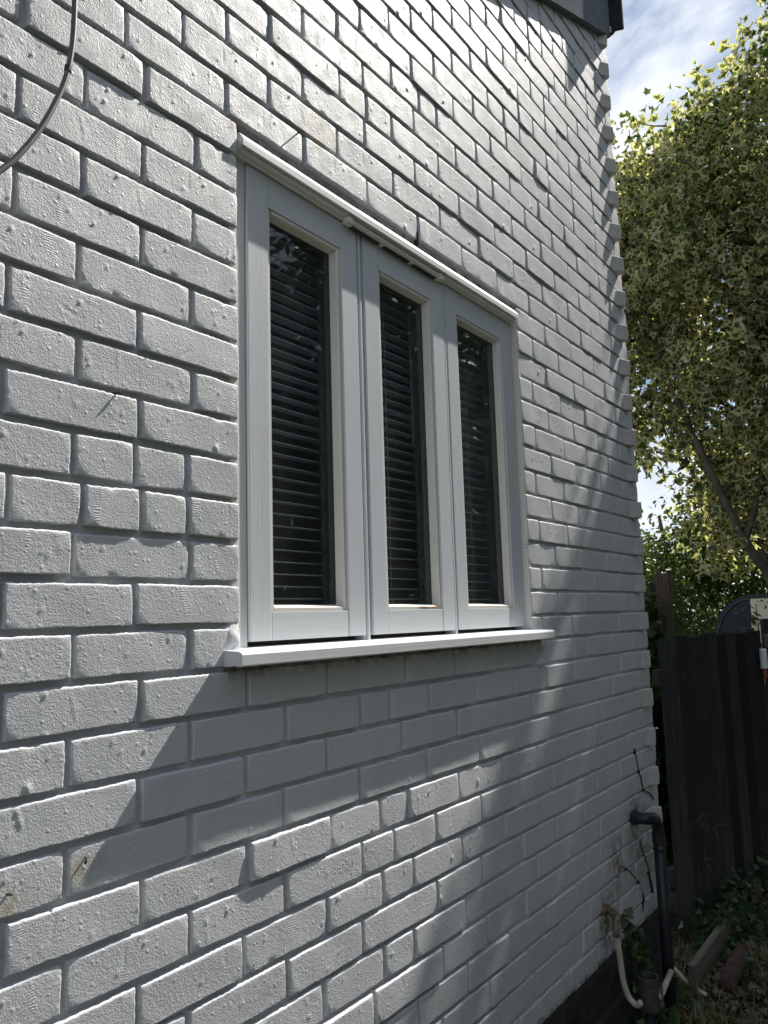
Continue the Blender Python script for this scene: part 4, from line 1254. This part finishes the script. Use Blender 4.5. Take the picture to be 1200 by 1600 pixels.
Z = ZG
leafy('bushy_tree', 'dark green small leaved tree behind the maple and the black fence', 'tree',
      [((8.8, 2.05, Z + 0.25), (1.0, 1.0, 0.70)), ((9.2, 0.9, Z + 0.35), (1.0, 1.1, 0.75)), ((8.9, 2.7, Z + 0.1), (0.9, 0.9, 0.9)), ((9.0, 1.25, Z + 0.95), (0.6, 0.5, 0.5)), ((9.4, -0.4, Z + 0.3), (1.0, 1.0, 0.8))],
      (8.9, 1.6, 0), 520, 44, 0.080, MAT['dark_leaf'], 31,
      [([(8.9, 1.6, 0), (8.9, 1.65, 1.2), (8.85, 1.8, Z + 0.9)], 0.07, 0.02), ([(8.9, 1.62, 0.7), (9.1, 1.0, 1.6), (9.2, 0.7, 2.2)], 0.035, 0.012)], sig=0.13)
leafy('shrub', 'tangled green shrub just behind the black fence top', 'shrub',
      [((5.6, 1.05, Z - 0.25), (0.5, 0.55, 0.42)), ((6.3, 1.35, Z - 0.1), (0.6, 0.6, 0.5)), ((5.9, 0.75, Z - 0.55), (0.5, 0.5, 0.35))],
      (5.8, 1.0, 0), 150, 34, 0.055, MAT['dark_leaf'], 32,
      [([(5.8, 1.0, 0), (5.8, 1.0, 0.7), (5.85, 1.05, 1.3)], 0.025, 0.01)], sig=0.09)
leafy('climber', 'dark ivy mass in the gap beside the house corner', 'ivy',
      [((3.22, 0.29, 0.70), (0.16, 0.11, 0.78)), ((3.35, 0.40, 1.35), (0.2, 0.16, 0.30))],
      (3.25, 0.28, 0), 130, 24, 0.05, MAT['hedge'], 33,
      [([(3.25, 0.28, 0), (3.25, 0.28, 0.7), (3.3, 0.36, 1.3)], 0.018, 0.008)], tmpl=T_IVY, sig=0.06)
leafy('far_hedge', 'tall dark hedge closing the far end of the garden', 'hedge',
      [((13.5, 0.0 + 1.6 * k, 1.2), (1.0, 1.2, 1.7 + 0.5 * sin(k * 2.3))) for k in range(-3, 6)],
      (13.5, 1.6, 0), 700, 30, 0.13, MAT['hedge'], 34,
      [([(13.5, 1.6, 0), (13.5, 1.6, 0.5), (13.5, 1.6, 1.2)], 0.05, 0.02)], sig=0.2)
leafy('shrub', 'sparse light green sprig in front of the cream panel', 'shrub', [((4.82, 0.03, ZG - 0.26), (0.05, 0.10, 0.13))], (4.82, 0.03, 0), 9, 5, 0.045, MAT['dark_leaf'], 36, [([(4.82, 0.03, 0), (4.82, 0.03, 0.8), (4.82, 0.04, ZG - 0.2)], 0.006, 0.003)], sig=0.035)
# across the garden, facing the window: seen only in the glass
for k, (x, y, h) in enumerate([(0.2, -5.2, 6.0), (3.6, -5.0, 6.8), (7.2, -4.9, 7.2), (11.0, -4.8, 6.8)]):
    leafy('garden_tree', ['round dark tree across the garden from the wall, nearest the camera side', 'dark tree across the garden opposite the window', 'tall dark tree across the garden beyond the house corner', 'dark tree at the far end of the row across the garden'][k], 'tree',
          [((x, y, h * 0.60), (2.1, 1.2, h * 0.5)), ((x + 0.9, y + 0.2, h * 0.33), (1.5, 1.1, h * 0.33)), ((x - 1.0, y, h * 0.38), (1.5, 1.0, h * 0.38))],
          (x, y, 0), 420, 20, 0.26, MAT['hedge'], 50 + k,
          [([(x, y, 0), (x, y, h * 0.3), (x + 0.1, y, h * 0.6)], 0.12, 0.05)], sig=0.28, group='trees across the garden')

# ------------------------------------------------------------------ ground cover: ivy, grass, dead leaves, straw
def ivy_plant(name, label, pts, n, spread, size, seed, parts=0):
    rg = np.random.default_rng(seed)
    t = thing(name, label, 'ivy', (pts[0][0], pts[0][1], 0 if pts[0][2] < 0.1 else pts[0][2]))
    P = np.array([tuple(v) for v in smooth_path(pts, 8)])
    lp = P[rg.integers(0, len(P), n)] + rg.normal(0, 1, (n, 3)) * np.array(spread)
    lp[:, 2] = np.maximum(lp[:, 2], 0.015)
    out = np.tile([-0.3, -1.0, 0.2], (n, 1)) + rg.normal(0, 0.4, (n, 3))
    split_leaves('leaves', t, lp, rg.uniform(size * 0.6, size * 1.2, n), T_IVY, MAT['ivy'], rg, 60, out, parts)
    o = Vector(t.location)
    MB().tube([Vector(p) - o for p in P], 0.0025, 5).build('stem', MAT['bark'], t)
ivy_plant('ivy', 'strand of small ivy leaves climbing the black plinth above the gully pot', [(1.960, -0.012, 0.20), (1.985, -0.016, 0.28), (1.955, -0.016, 0.35), (1.925, -0.014, 0.415)], 44, (0.018, 0.008, 0.02), 0.030, 61, 16)
ivy_plant('ivy', 'dim ivy strand on the plinth beside the waste pipe', [(2.10, -0.012, 0.16), (2.08, -0.014, 0.25), (2.06, -0.014, 0.33)], 24, (0.018, 0.008, 0.02), 0.032, 62, 8)
ivy_plant('ivy', 'low ivy growing over the timber edging along the fence', [(2.75, -0.02, 0.08), (3.0, -0.06, 0.15), (3.3, -0.07, 0.17), (3.7, -0.10, 0.17)], 260, (0.05, 0.040, 0.035), 0.036, 63, 40)
ivy_plant('ivy', 'ivy spreading on the soil in front of the timber edging', [(2.75, -0.14, 0.03), (3.0, -0.15, 0.05), (3.4, -0.17, 0.06)], 260, (0.06, 0.035, 0.02), 0.034, 64, 40)
ivy_plant('ivy', 'ivy at the foot of the black plinth below the pale pipe', [(1.80, -0.03, 0.03), (1.95, -0.05, 0.05), (2.12, -0.06, 0.06), (2.26, -0.09, 0.05)], 160, (0.05, 0.025, 0.025), 0.032, 65, 30)

def blades(name, n, xr, yr, hmin, hmax, mat, seed, lie=0.5, width=0.0022):
    rg = np.random.default_rng(seed)
    x = rg.uniform(*xr, n); y = rg.uniform(*yr, n)
    patch = np.sin(x * 5.1 + 1) * np.sin(y * 6.3) + rg.normal(0, 0.5, n)
    k = patch > -0.35
    x, y = x[k], y[k]; n = len(x)
    h = rg.uniform(hmin, hmax, n); a = rg.uniform(0, 2 * pi, n); l = rg.uniform(0, lie, n)
    dx, dy = np.cos(a), np.sin(a)
    w = width * rg.uniform(0.6, 1.4, n)
    z0 = np.full(n, -0.004)
    V = np.zeros((n, 5, 3))
    V[:, 0] = np.stack([x - dy * w, y + dx * w, z0], -1); V[:, 1] = np.stack([x + dy * w, y - dx * w, z0], -1)
    mx, my, mz = x + dx * h * l * 0.45, y + dy * h * l * 0.45, z0 + h * 0.6 * np.sqrt(1 - 0.6 * np.clip(l, 0, 1) ** 2)
    V[:, 2] = np.stack([mx + dy * w * .7, my - dx * w * .7, mz], -1); V[:, 3] = np.stack([mx - dy * w * .7, my + dx * w * .7, mz], -1)
    V[:, 4] = np.stack([x + dx * h * l * 1.2, y + dy * h * l * 1.2, np.maximum(0.006, mz + h * 0.4 * (1 - l * 1.3))], -1)
    F = []
    b_ = np.arange(n) * 5
    F = np.concatenate([np.stack([b_, b_ + 1, b_ + 2], -1), np.stack([b_, b_ + 2, b_ + 3], -1), np.stack([b_ + 3, b_ + 2, b_ + 4], -1)])
    return obj(name, mesh_from(name, V.reshape(-1, 3), F, [mat], attrs={'rnd': np.repeat(rg.uniform(0, 1, n), 5)}), kind='stuff')
blades('grass', 26000, (1.2, 5.5), (-1.8, -0.14), 0.025, 0.085, MAT['grass'], 71, 0.9)
blades('dry_grass', 9000, (1.8, 4.0), (-1.0, 0.10), 0.03, 0.12, MAT['straw'], 72, 1.4, 0.0013)

def scatter_leaves():
    rg = np.random.default_rng(75)
    n = 2200
    pos = np.stack([rg.uniform(1.8, 4.5, n), rg.uniform(-1.0, 0.12, n), rg.uniform(0.008, 0.03, n)], -1)
    size = rg.uniform(0.02, 0.05, n)
    V, F, E_, R_ = leaves_arrays(pos, size, T_MAPLE, rg, 28)
    V[:, 2] = np.maximum(V[:, 2], 0.004)
    obj('fallen_leaves', mesh_from('fallen_leaves', V, F, [MAT['dead_leaf']], attrs={'edge': E_, 'rnd': R_}), kind='stuff')
scatter_leaves()

def tuft(name, label, c, n, L, seed):
    rg = random.Random(seed)
    b = MB()
    for k in range(n):
        a = Vector((rg.gauss(0, 1), rg.gauss(-0.5, 0.6), rg.gauss(-0.1, 0.8))).normalized()
        l = L * rg.uniform(0.35, 1.0)
        b.tube([Vector((0, 0, 0)) + a * 0.004, a * l * 0.5 + Vector((0, 0, 0.004)), a * l + Vector((0, 0, -l * 0.15))], [0.0013, 0.0011, 0.0006], 4, cap=False)
    o = b.build(name, MAT['straw'], None)
    o.location = c
    return tag(o, label, 'dry stems')
def on_fence(s, z, off=0.022):
    d = (P2 - P1).normalized(); p = P1 + d * s + Vector((d.y, -d.x)) * off
    return (p.x, p.y, z)
tuft('dry_stems', 'highest tuft of dry stems sticking out of the black fence near the corner', on_fence(0.17, 0.50), 9, 0.11, 1)
tuft('dry_stems', 'sparse tuft of dry stems on the black fence, furthest right', on_fence(0.34, 0.44), 6, 0.10, 2)
tuft('dry_stems', 'lowest pale tuft of dry stems at the foot of the black fence', on_fence(0.24, 0.32), 10, 0.10, 3)
